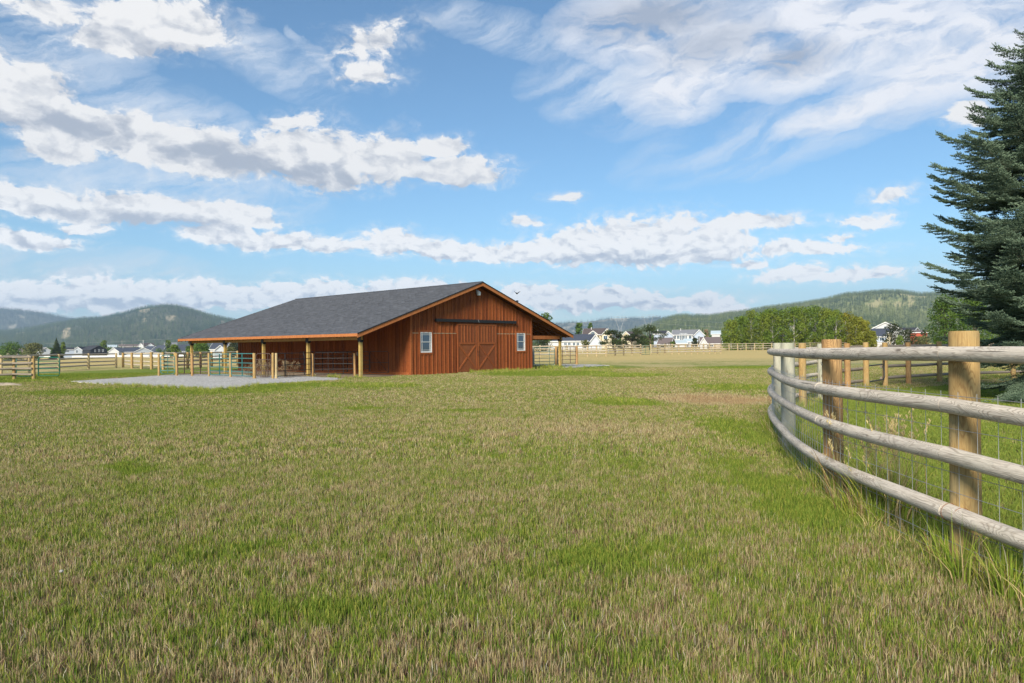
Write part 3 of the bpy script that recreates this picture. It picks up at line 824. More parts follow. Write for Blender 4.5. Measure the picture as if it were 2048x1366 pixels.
# outward offset towards the field
def norm_at(P, i):
    a, b_ = P[max(i - 1, 0)], P[min(i + 1, len(P) - 1)]; dx_, dy_ = b_[0] - a[0], b_[1] - a[1]; l = math.hypot(dx_, dy_)
    return (-dy_ / l, dx_ / l)
OFF = [(x + norm_at(NP, i)[0] * .118, y + norm_at(NP, i)[1] * .118) for i, (x, y) in enumerate(NP)]
segs = crom(OFF, 10)
RZ = [1.418, 1.07, .743, .361]
GATE_SEG = 9
for si, seg in enumerate(segs):
    if si == GATE_SEG: continue
    for ri, rz in enumerate(RZ):
        rg = random.Random(si * 7 + ri)
        za, zb = rz + pz[si], rz + pz[si + 1]; n = len(seg) - 1
        ja, jb = rg.uniform(-.003, .003), rg.uniform(-.003, .003); sag = rg.uniform(-.012, .006)
        P = [(p_[0], p_[1], za + (zb - za) * k / n + ja * (1 - k / n) + jb * k / n + sag * math.sin(PI * k / n)) for k, p_ in enumerate(seg)]
        for e_, i_ in ((0, 1), (-1, -2)):
            va, vb = Vector(P[e_]), Vector(P[i_]); P[e_] = tuple(va + (vb - va).normalized() * .003)
        r_a = .0535 + .003 * math.sin(si * 2.3 + ri); r_b = .0535 + .003 * math.sin((si + 1) * 2.3 + ri) + rg.uniform(-.0015, .0015)
        nm = "rail"
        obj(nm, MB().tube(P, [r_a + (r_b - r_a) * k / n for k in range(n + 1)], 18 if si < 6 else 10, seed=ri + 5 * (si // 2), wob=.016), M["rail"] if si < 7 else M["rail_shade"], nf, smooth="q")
# welded wire mesh between rails and posts
WO = [(x + norm_at(NP, i)[0] * .096, y + norm_at(NP, i)[1] * .096) for i, (x, y) in enumerate(NP)]
wseg = crom(WO, 24)
path = []
for si, seg in enumerate(wseg[:9]):
    for k, p_ in enumerate(seg[:-1]): path.append((p_[0], p_[1], pz[si] + (pz[si + 1] - pz[si]) * k / 24))
mb = MB()
for h in (.06, .16, .27, .38, .50, .63, .77, .92, 1.14): mb.tube([(p_[0], p_[1], h + p_[2] + .004 * math.sin(i * .7)) for i, p_ in enumerate(path[::2])], .0021, 4, caps=False)
acc = 0
for i in range(1, len(path)):
    acc += math.hypot(path[i][0] - path[i - 1][0], path[i][1] - path[i - 1][1])
    if acc >= .105:
        acc = 0; x, y, z = path[i]; mb.tube([(x, y, z + .03), (x, y, z + 1.165)], .0021, 4, caps=False)
obj("wire_mesh", mb, M["wire"], nf, off=True)
nx_, ny_ = norm_at(NP, 2)
for dd_ in (.0, .13):
    bx_, by_ = OFF[2][0] + .002, OFF[2][1] - dd_ - .02
    obj("strap", MB().tube([(bx_ + .0585 * math.cos(a_ * PI / 10), by_, RZ[3] + .0585 * math.sin(a_ * PI / 10)) for a_ in range(21)], .0022, 4, caps=False), plain("rusty_strap", (.22, .09, .04), .9), nf)
# staples / latch hardware on two posts
for (i, zz) in ((3, .95), (3, .62), (3, 1.27), (2, .30)):
    nx, ny = norm_at(NP, i); x, y = NP[i][0] + nx * .098, NP[i][1] + ny * .098
    obj("staple", MB().tube([(x, y - .012, zz), (x - .008, y - .012, zz + .03), (x - .008, y + .012, zz + .03), (x, y + .012, zz)], .003, 5), M["steel"], nf)

def pipe_gate(name, label, p, q, h, z0, bars, mt, cat="gate", group=None, verts=(.5,), r=.022, brace=False, end=.03):
    p, q = Vector((p[0], p[1], 0)), Vector((q[0], q[1], 0)); t = (q - p).normalized()
    g_ = thing(name, label, cat, (p.x, p.y, 0), 0, group)
    a = p + t * end; b_ = q - t * end
    # frame with rounded corners
    c_ = .09
    fr = [a + Vector((0, 0, z0 + c_)), a + Vector((0, 0, z0 + h - c_)), a + t * c_ + Vector((0, 0, z0 + h)), b_ - t * c_ + Vector((0, 0, z0 + h)), b_ + Vector((0, 0, z0 + h - c_)), b_ + Vector((0, 0, z0 + c_)),
          b_ - t * c_ + Vector((0, 0, z0)), a + t * c_ + Vector((0, 0, z0)), a + Vector((0, 0, z0 + c_))]
    obj("frame", MB().tube(fr, r, 8, caps=False), mt, g_, True)
    for k in range(1, bars - 1):
        z = z0 + h * (k / (bars - 1)) ** 1.06; obj("bar", MB().tube([a + Vector((0, 0, z)), b_ + Vector((0, 0, z))], r * .9, 8), mt, g_, True)
    for v_ in verts:
        m_ = a.lerp(b_, v_); obj("upright", MB().bar(m_ + Vector((0, 0, z0)), m_ + Vector((0, 0, z0 + h)), .05, .014, (t.x, t.y, 0)), mt, g_)
    if brace: obj("brace", MB().tube([a + Vector((0, 0, z0)), b_ + Vector((0, 0, z0 + h))], r * .7, 6), mt, g_)
    return g_

def line_fence(label, posts, h, rails, side, r=.075, rr=.05, pm="post_far", rm="rail_far", group=None, skip=(), zoff=0.0, name="rail_fence"):
    f_ = thing(name, label, "fence", (posts[0][0], posts[0][1], 0), 0, group)
    for i, (x, y) in enumerate(posts):
        z = ground_z(x, y) + zoff
        obj("post", post_mb(x, y, z, h + random.uniform(-.04, .04), r, 10, i), M[pm], f_, True)
    for i in range(len(posts) - 1):
        if i in skip: continue
        (x0, y0), (x1, y1) = posts[i], posts[i + 1]; l = math.hypot(x1 - x0, y1 - y0); nx, ny = -(y1 - y0) / l * side * (r + rr) * .85, (x1 - x0) / l * side * (r + rr) * .85
        for k, z in enumerate(rails):
            dz_ = random.uniform(-.015, .015)
            a = (x0 + nx, y0 + ny, z + ground_z(x0, y0) + zoff + dz_); b_ = (x1 + nx, y1 + ny, z + ground_z(x1, y1) + zoff + random.uniform(-.015, .015))
            ex = Vector(b_) - Vector(a); a = Vector(a) - ex.normalized() * .03; b_ = Vector(b_) + ex.normalized() * .03
            obj("rail", MB().tube([a, (a + b_) / 2, b_], rr * random.uniform(.85, 1.1), 8, seed=i * 5 + k, wob=.03), M[rm], f_, True)
    return f_

# black yard gate in the curve
pipe_gate("metal_gate", "black pipe gate hung between two golden posts of the yard fence", NP[9], NP[10], 1.05, .25, 3, M["pipe_black"], verts=(), r=.024, end=.12)

# fence running off beside the dirt mound
lf = [AT(-150, 34.0), AT(-92, 34.6), AT(-32, 35.2), AT(28, 35.9), AT(67, 35.6)]
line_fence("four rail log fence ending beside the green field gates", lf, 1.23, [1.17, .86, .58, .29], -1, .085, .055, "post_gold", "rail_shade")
lf2 = [AT(-130, 43), AT(-60, 44), AT(2, 45), AT(58, 47), AT(118, 50.5), AT(177, 55), AT(232, 58.3)]
line_fence("long log fence between the turf and the golden hayfield", lf2, 1.22, [1.17, .86, .57, .28], 1, .08, .055, "post_far", "rail_far")
lf3 = [AT(245.6, 59), AT(263.5, 56), AT(282.5, 53.4), AT(302.5, 52.2), AT(326, 51.5), AT(350, 52.2), AT(375, 54), AT(401, 56), AT(423, 58), AT(446, 60), AT(475, 62), AT(505, 64), AT(540, 66)]
line_fence("log fence with thick posts behind the corral", lf3, 1.27, [1.2, .88, .57, .28], 1, .10, .06, "post_gold", "rail_far")
# green field gates
pipe_gate("field_gate", "green pipe gate standing open next to the end post", AT(75, 38.6), AT(119.5, 38.4), 1.02, .10, 6, M["pipe_green"], verts=(0.02,), group="green field gates")
pipe_gate("field_gate", "green pipe gate seen through the log fence rails", AT(31, 37.6), AT(66, 38.2), 1.05, .10, 4, M["pipe_green"], verts=(.0,), group="green field gates")

# corral: round posts, teal gates, brown panels
cp = {"a": G(317.4, 752.8), "b": G(353, 752.3), "c": G(384, 752.8), "d": G(417.6, 753.3), "e": G(460.6, 755.2), "f": G(508.4, 758), "g": G(545, 758)}
LBL = {"a": "round corral post where the corral meets the gravel corner", "b": "round corral post between the first teal gate and brown panel", "c": "brownish corral post in front of the farthest shelter post",
       "d": "round corral post hinging the second teal gate", "e": "slim corral post between the two adjoining teal gates", "f": "thick corral post between teal gate and dry weeds", "g": "doubled corral post in front of the dry weeds"}
for k, (x, y) in cp.items():
    o = thing("corral_post", LBL[k], "post", (x, y, 0), 0, "round posts of the corral")
    obj("shaft", post_mb(x, y, 0, 1.27, .060 if k != "f" else .078, 12, ord(k)), M["post_rust" if k == "c" else "post_gold"], o, True)
    if k == "g": obj("shaft", post_mb(x + .15, y + .05, 0, 1.26, .06, 10, 77), M["post_far"], o, True)
pipe_gate("corral_gate", "teal corral gate at the gravel corner", cp["a"], cp["b"], 1.02, .14, 6, M["pipe_teal"], group="teal corral gates", verts=(.5,), r=.021, end=.1)
pipe_gate("corral_gate", "teal corral gate beside the brown panels", cp["d"], cp["e"], 1.10, .12, 6, M["pipe_teal"], group="teal corral gates", r=.022, end=.1)
pipe_gate("corral_gate", "teal corral gate nearest to the dry weeds", cp["e"], cp["f"], 1.12, .12, 6, M["pipe_teal"], group="teal corral gates", r=.022, end=.1)
pipe_gate("pipe_fence", "short brown corral panel beside the first teal gate", cp["b"], cp["c"], 1.08, .14, 5, M["pipe_brown"], "fence panel", "brown corral panels", (.5,), .018, end=.09)
pipe_gate("pipe_fence", "short brown corral panel in front of the last shelter post", cp["c"], cp["d"], 1.08, .14, 5, M["pipe_brown"], "fence panel", "brown corral panels", (.5,), .018, end=.09)
pipe_gate("pipe_fence", "brown corral panel in front of the dry weeds", cp["f"], cp["g"], 1.1, .14, 5, M["pipe_brown"], "fence panel", "brown corral panels", (.8,), .018, end=.09)
pE, pF_ = AT(625, 36.2), AT(709, 36.0)
pipe_gate("pipe_fence", "long dark panel from the doubled post to the shelter post", cp["g"], pE, 1.12, .12, 5, M["pipe_black"], "fence panel", "dark shelter panels", (.28, .8), .017, end=.09)
pipe_gate("pipe_fence", "dark panel closing the bay by the nearest shelter post", pE, pF_, 1.12, .12, 5, M["pipe_black"], "fence panel", "dark shelter panels", (.36, .75), .017, end=.09)
for (x, y), lb in ((pE, "round post behind the second shelter post"), (pF_, "round post beside the nearest shelter post")):
    o = thing("corral_post", lb, "post", (x, y, 0), 0, "round posts of the corral"); obj("shaft", post_mb(x, y, 0, 1.2, .06, 10, 4), M["post_rust"], o, True)
# inner pen panels along the barn wall
a_ = to_world(-.35, 3.0); b2 = to_world(-.35, 6.4); c2 = to_world(-.35, 9.9)
pipe_gate("pen_fence", "black pen panel standing against the red wall, nearer the front", a_, b2, 1.15, .12, 6, M["pipe_black"], "fence panel", "pen panels by the red wall", (.3, .6), .014, brace=False)
pipe_gate("pen_fence", "black pen panel standing against the red wall behind the weeds", b2, c2, 1.15, .12, 6, M["pipe_black"], "fence panel", "pen panels by the red wall", (.3, .6), .014)
pipe_gate("pen_gate", "small black braced gate by the barn corner under the shelter", to_world(-.4, 1.3), a_, 1.15, .12, 3, M["pipe_black"], "gate", None, (), .014, brace=True)

# right hand side corral
rp = [(AT(1065.5, 50.5), "pale round post against the far barn corner", "post_pale"), (AT(1111.5, 51.0), "orange round post beside the far shelter post", "post_rust"), (AT(1153, 52.6), "golden end post of the small panel past the far shelter", "post_rust")]
for (x, y), lb, mk in rp:
    o = thing("corral_post", lb, "post", (x, y, 0), 0, "posts of the far corral"); obj("shaft", post_mb(x, y, 0, 1.4, .10, 10, int(x * 7)), M[mk], o, True)
    if mk == "post_rust" and x < 4: obj("shaft", post_mb(x + .2, y + .3, 0, 1.38, .08, 10, 9), M["post_far"], o, True)
pipe_gate("corral_gate", "tall dark green gate between barn corner and shelter post", rp[0][0], rp[1][0], 1.22, .10, 6, M["pipe_teal"], verts=(.25, .75), r=.02, end=.1)
pipe_gate("pipe_fence", "open pipe panel just past the far shelter post", rp[1][0], rp[2][0], 1.2, .14, 5, M["pipe_brown"], "fence panel", None, (.3, .7), .018, end=.1)

# far paddock fence on the right
fx = [(1134, 713.3), (1154, 713), (1174.6, 712.8), (1193, 712.7), (1211.7, 712.6), (1230, 711.8), (1247, 711), (1263.8, 710.6), (1281, 710.2), (1301, 709.6), (1315, 709.2), (1329.4, 708.8), (1344, 708.6), (1357.5, 708.4), (1370.8, 708.2), (1383, 708), (1395, 707.8), (1407.3, 707.6), (1419, 707.4), (1430, 707.2), (1441.4, 707)]
fp = [G(*p_) for p_ in fx]
fp0 = [G(1060, 714), G(1080, 713.8), G(1100, 713.6), G(1117, 713.5)]
line_fence("sunlit log paddock fence beyond the barn, with many posts", fp0 + fp, 1.5, [1.38, 1.03, .70, .36], -1, .10, .06, "post_far", "rail_far", skip=(12,))
pipe_gate("small_gate", "little green gate let into the far paddock fence", fp[8], fp[9], 1.25, .1, 5, M["pipe_green"], verts=(.5,), r=.03, end=.12)
bx = [(x, 143.0) for x in range(1441, 1560, 17)]
bp = [AT(*p_) for p_ in bx] + [AT(1590, 146), AT(1620, 149), AT(1660, 152), AT(1700, 155), AT(1740, 158), AT(1780, 161)]
line_fence("distant pale rail fence in front of the aspen trees", bp, 1.5, [1.4, .95, .5], -1, .09, .055, "post_far", "rail_far")
wf = [AT(1062 + i * 17.2, 128 + i * .5) for i in range(23)]
line_fence("white topped far fence running behind the paddock fence", wf, 1.35, [1.25, .8, .4], -1, .08, .07, "post_pale", "rail_far")

# ---------------------------------------------------------------- trees
def leaf_cloud(centers, radii, n, size, rng, shell=.55, flat=1.0):
    """random leaf quads in lumps; returns V,F,rnd"""
    centers = np.asarray(centers, float); radii = np.asarray(radii, float)
    w = (radii.prod(1) ** .66); w /= w.sum()
    idx = rng.choice(len(centers), n, p=w)
    dv = rng.normal(size=(n, 3)); dv /= np.linalg.norm(dv, axis=1)[:, None]
    rr = (shell + (1 - shell) * rng.random(n)) ** .8
    rr *= 1 + .10 * rng.normal(size=n)
    C = centers[idx] + dv * radii[idx] * rr[:, None]
    nrm = dv * .7 + rng.normal(size=(n, 3)) * .8; nrm[:, 2] += .3 * flat; nrm /= np.linalg.norm(nrm, axis=1)[:, None]
    t = np.cross(nrm, rng.normal(size=(n, 3))); t /= np.linalg.norm(t, axis=1)[:, None]
    b = np.cross(nrm, t); s = size * (.6 + .8 * rng.random(n))[:, None]
    V = np.stack([C - t * s, C - b * s * .6, C + t * s, C + b * s * .6], 1).reshape(-1, 3)
    Fq = np.arange(4 * n).reshape(n, 4); rn = np.repeat(rng.random(n), 4)
    return V, Fq, rn

def broad_tree(label, px, ybase, ytop, wpx, Z, leaf, name="tree", cat="tree", group=None, n=1800, size=None, seed=0, trunk_frac=.25, lumps=14, bark="bark", narrow=1.0, z_ground=None):
    rng = np.random.default_rng(seed + 100); x, y = AT(px, Z); zg = ground_z(x, y) if z_ground is None else z_ground
    top_ = HZ(px, ytop, Z); H = top_ - zg; Wd = wpx / F * Z / 2
    o = thing(name, label, cat, (x, y, zg), rng.uniform(0, 6.28), group)
    size = size or max(.09, Z / F * 1.1)
    ce, ra = [], []
    z0 = H * trunk_frac
    for i in range(lumps):
        f = (i + .5) / lumps; zz = z0 + (H - z0) * f
        wd = Wd * math.sin(PI * (0.12 + .80 * f) ** narrow) * .75
        a = i * 2.4 + rng.uniform(-.4, .4); d_ = wd * rng.uniform(.35, .9)
        r_ = Wd * rng.uniform(.28, .46)
        ce.append((math.cos(a) * d_, math.sin(a) * d_, min(zz, H - r_ * .8))); ra.append((r_, r_, r_ * rng.uniform(.7, 1.1)))
    V_, F_, rn_ = leaf_cloud(ce, ra, n, size, rng)
    V_[:, 2] = np.maximum(V_[:, 2], .05)
    c_ = new_obj("crown", np_mesh("crown", V_, F_, {"rnd": rn_}), M[leaf], o)
    tr_r = max(.06, H * .018)
    mbt = MB().tube([(0, 0, -.3), (.02, 0, H * .3), (0, .05, H * .6), (0, 0, H * .88)], [tr_r * 1.3, tr_r, tr_r * .6, tr_r * .2], 7)
    for i in range(0, lumps, 2):
        c3 = ce[i]; zz = max(H * .12, c3[2] * .6)
        mbt.tube([(0, 0, zz), (c3[0] * .6, c3[1] * .6, zz + (c3[2] - zz) * .55), c3], [tr_r * .5, tr_r * .33, tr_r * .12], 5, caps=False)
    obj("trunk", mbt, M[bark], o, True, off=False)
    return o

def conifer_mesh(name, H, Rd, n_tiers, n_b, rng, droop=.35, drops=6):
    """spruce / fir of drooping branch sprays as jagged triangles"""
    V_, F_, A = [], [], []
    for i in range(n_tiers):
        f = i / n_tiers; z = H * (.06 + .94 * f); L = Rd * (1 - f) ** .9 + .03 * H * (1 - f)
        nb = max(4, int(n_b * (1 - f * .6)))
        for k in range(nb):
            a = 2 * PI * (k + rng.random()) / nb; l = L * rng.uniform(.7, 1.12); ww = l * rng.uniform(.22, .36)
            ca, sa = math.cos(a), math.sin(a); zt = z - l * droop * rng.uniform(.5, 1.2)
            i0 = len(V_)
            zc = z + rng.uniform(-.02, .02) * H
            V_ += [(0, 0, zc + .02 * H), (ca * l * .6 - sa * ww, sa * l * .6 + ca * ww, zt + (zc - zt) * .2 - .01 * H), (ca * l, sa * l, zt), (ca * l * .6 + sa * ww, sa * l * .6 - ca * ww, zt + (zc - zt) * .2 - .01 * H)]
            F_ += [(i0, i0 + 1, i0 + 2, i0 + 3)]; A += [rng.random()] * 4
    i0 = len(V_); V_ += [(-.02 * H, 0, H * .9), (.02 * H, 0, H * .9), (0, .01 * H, H * .9), (0, 0, H)]; A += [.5] * 4
    F_ += [(i0, i0 + 1, i0 + 2, i0 + 3)]
    return np_mesh(name, V_, F_, {"rnd": A})

def conifer(label, px, ytop, wpx, Z, leaf="leaf_pine", seed=0, name="spruce_tree", group=None, tiers=26, nb=15):
    rng = np.random.default_rng(seed); x, y = AT(px, Z); zg = ground_z(x, y); H = HZ(px, ytop, Z) - zg
    o = thing(name, label, "tree", (x, y, zg), 0, group)
    new_obj("crown", conifer_mesh("crown", H, wpx / F * Z / 2, tiers, nb, rng), M[leaf], o)
    obj("trunk", MB().tube([(0, 0, -.3), (0, 0, H * .5), (0, 0, H * .9)], [H * .02, H * .014, H * .003], 7), M["bark"], o, True, off=False)
    return o

def pine(label, px, ytop, wpx, Z, seed=0, group=None, n=2600, name="pine_tree"):
    """open spreading pine: flat tufted plates on twisting limbs"""
    rng = np.random.default_rng(seed); x, y = AT(px, Z); zg = ground_z(x, y); H = HZ(px, ytop, Z) - zg; Wd = wpx / F * Z / 2
    o = thing(name, label, "tree", (x, y, zg), 0, group)
    ce, ra = [], []; mbt = MB().tube([(0, 0, -.3), (.1, .1, H * .4), (-.1, 0, H * .85)], [H * .04, H * .03, H * .01], 7)
    for i in range(30):
        f = rng.uniform(.10, .97); a = rng.uniform(0, 6.28); d_ = Wd * math.sqrt(max(0, 1 - (f - .25) ** 2 / .62)) * rng.uniform(.3, 1.0)
        c3 = (math.cos(a) * d_, math.sin(a) * d_, H * f); r_ = Wd * rng.uniform(.16, .30)
        ce.append(c3); ra.append((r_, r_, r_ * .42)); mbt.tube([(0, 0, H * f * .6), (c3[0] * .5, c3[1] * .5, H * f * .75), c3], [H * .013, H * .009, H * .003], 5, caps=False)
    V_, F_, rn_ = leaf_cloud(ce, ra, n, max(.12, Z / F * 1.2), rng, .3)
    V_[:, 2] = np.maximum(V_[:, 2], .05)
    new_obj("crown", np_mesh("crown", V_, F_, {"rnd": rn_}), M["leaf_pine"], o)
    obj("trunk", mbt, M["bark"], o, True, off=False)
    return o

# aspen grove
ag = [(1462, 640, 44, "leaf_aspen"), (1484, 632, 40, "leaf_aspen"), (1503, 620, 46, "leaf_aspen"), (1524, 625, 44, "leaf_aspen"), (1545, 616, 48, "leaf_aspen"), (1566, 618, 44, "leaf_aspen"), (1588, 614, 48, "leaf_aspen"),
      (1610, 613, 46, "leaf_aspen"), (1630, 611, 44, "leaf_aspen"), (1650, 615, 46, "leaf_aspen"), (1672, 619, 46, "leaf_aspen"), (1692, 624, 44, "leaf_aspen_gold"), (1712, 632, 42, "leaf_aspen_gold"), (1728, 640, 36, "leaf_aspen_gold"),
      (1742, 662, 30, "leaf_aspen_gold"), (1535, 622, 40, "leaf_aspen"), (1600, 618, 40, "leaf_aspen"), (1660, 622, 40, "leaf_aspen")]
adesc = ["low dense aspen at the grove edge by the brown roof", "aspen second in from the brown roof edge of the grove", "tall aspen standing forward on the house side of the grove", "aspen with a rounded green top, fourth in the grove", "broad tall green aspen before the grove's middle",
         "aspen with pale stems just before the tallest ones", "tall aspen at the grove's first high point", "tall green aspen near the very middle of the grove", "tallest aspen of the grove", "aspen just past the tallest one, sloping lower",
         "green aspen where the grove begins to turn yellow", "first golden green aspen of the grove", "golden aspen near the white house", "small golden aspen at the outer end of the grove", "lowest golden shrub-like aspen ending the grove",
         "aspen filling the second row behind the first high point", "aspen filling the second row behind the middle", "aspen filling the second row before the golden end"]
for i, (px, yt, w, lf_) in enumerate(ag):
    Z = 152 + (i % 3) * 3 if i < 15 else 162
    broad_tree(adesc[i], px, 692, yt, w * 1.15, Z, lf_, "aspen_tree", "tree", "aspen grove", n=3400, size=.16, seed=i, trunk_frac=.04, lumps=20, bark="bark_pale")
# shrub and trees right of the grove
broad_tree("dark round tree in front of the white gabled house", 1788, 690, 646, 52, 165, "leaf_dark", seed=31, trunk_frac=.02, n=2200, size=.15)
broad_tree("dark low shrub tree beside the red roof", 1816, 690, 658, 40, 170, "leaf_dark", seed=32, trunk_frac=.02, n=1600, size=.15)
broad_tree("small bright green bush before the dark tree", 1800, 690, 671, 22, 150, "leaf_bright", "bush", "bush", seed=33, trunk_frac=.02, n=900, size=.12)
broad_tree("tall green poplar beside the spruce", 1890, 692, 592, 78, 105, "leaf_green", seed=34, trunk_frac=.03, n=6500, size=.13, lumps=26)
broad_tree("second poplar half hidden behind the spruce", 1948, 692, 588, 80, 108, "leaf_green", seed=35, trunk_frac=.03, n=6500, size=.13, lumps=26)
broad_tree("leafy tree directly behind the big spruce", 2020, 692, 600, 90, 112, "leaf_green", seed=36, trunk_frac=.03, n=6000, size=.13, lumps=24)
broad_tree("low olive bushes under the red walled house", 1842, 690, 671, 46, 205, "leaf_olive", "bush", "bush", seed=37, trunk_frac=.02, n=1500, size=.2)
broad_tree("dark small bush on the red wall's outer end", 1848, 690, 660, 14, 240, "leaf_dark", "bush", "bush", seed=38, trunk_frac=.1, n=600, size=.22)
# pines between the houses
pine("broad dark pine in front of the cream houses", 1228, 661, 66, 180, 41)
pine("tall spreading pine with a raised top tuft", 1300, 648, 84, 178, 42, n=3400)
pine("low pine filling the gap between the two spreading pines", 1262, 668, 56, 184, 43)
broad_tree("poplar crown rising just over the barn eave", 1093, 692, 626, 40, 200, "leaf_green", seed=44, n=2200, size=.2)
broad_tree("round tree left of the brown roofed cream house", 1158, 692, 646, 24, 330, "leaf_green", seed=45, n=1500, size=.34)
broad_tree("tree rising behind the brown roof beside the round tree", 1181, 692, 645, 17, 345, "leaf_green", seed=46, n=1200, size=.34)
broad_tree("sparse young tree in front of the white walled house", 1170, 694, 680, 22, 200, "leaf_olive", seed=47, n=500, size=.2)
broad_tree("tangled brown brush seen under the far shelter", 1086, 694, 675, 44, 160, "leaf_dark", "bush", "bush", seed=48, n=900, size=.16, trunk_frac=.02)
broad_tree("small dark tree beside the blue grey porch", 1390, 694, 676, 18, 235, "leaf_dark", seed=49, n=900, size=.22)
broad_tree("rusty leaved tree between the house roofs", 1413, 690, 659, 14, 340, "leaf_dry", seed=50, n=900, size=.34)
conifer("narrow dark fir behind the white sided house", 1405, 655, 10, 360, seed=51, name="fir_tree")
broad_tree("small green shrub before the brown shed roof", 1345, 694, 683, 12, 232, "leaf_green", "bush", "bush", seed=52, n=500, size=.2)
conifer("slim fir between the two cream gables", 1271, 650, 9, 380, seed=53, name="fir_tree")
# left side trees
broad_tree("dense green tree at the edge of the hayfield", 22, 714, 685, 62, 330, "leaf_green", seed=61, n=2600, size=.33, trunk_frac=.02)
broad_tree("wide olive coloured tree before the cottages", 66, 714, 685, 50, 320, "leaf_olive", seed=62, n=2400, size=.33, trunk_frac=.02)
conifer("dark triangular spruce beside the blue grey house", 113, 674, 31, 330, seed=63, tiers=34, nb=20)
broad_tree("yellow green tree peeping out behind the dark spruce", 126, 712, 684, 14, 380, "leaf_bright", seed=64, n=700, size=.36)
broad_tree("bright round tree behind the black house", 207, 712, 681, 18, 520, "leaf_bright", seed=65, n=1200, size=.42)
broad_tree("small green tree in front of the navy roofs", 350, 710, 689, 26, 300, "leaf_bright", seed=66, n=1500, size=.3, trunk_frac=.02)
broad_tree("yellow green treetop above the far roofs", 336, 700, 680, 15, 560, "leaf_bright", seed=67, n=800, size=.5)
broad_tree("dense green tree seen under the shelter eave", 402, 712, 685, 48, 250, "leaf_green", seed=68, n=2600, size=.26, trunk_frac=.02)
broad_tree("olive bush in the gap between shelter posts", 461, 712, 694, 28, 200, "leaf_olive", "bush", "bush", seed=69, n=1200, size=.2, trunk_frac=.02)
broad_tree("dark tree behind the gap between shelter posts", 468, 712, 684, 26, 320, "leaf_dark", seed=70, n=1500, size=.3)
broad_tree("low green hedge tree at the navy roofs' end", 378, 712, 692, 22, 280, "leaf_green", seed=71, n=1200, size=.28, trunk_frac=.02)

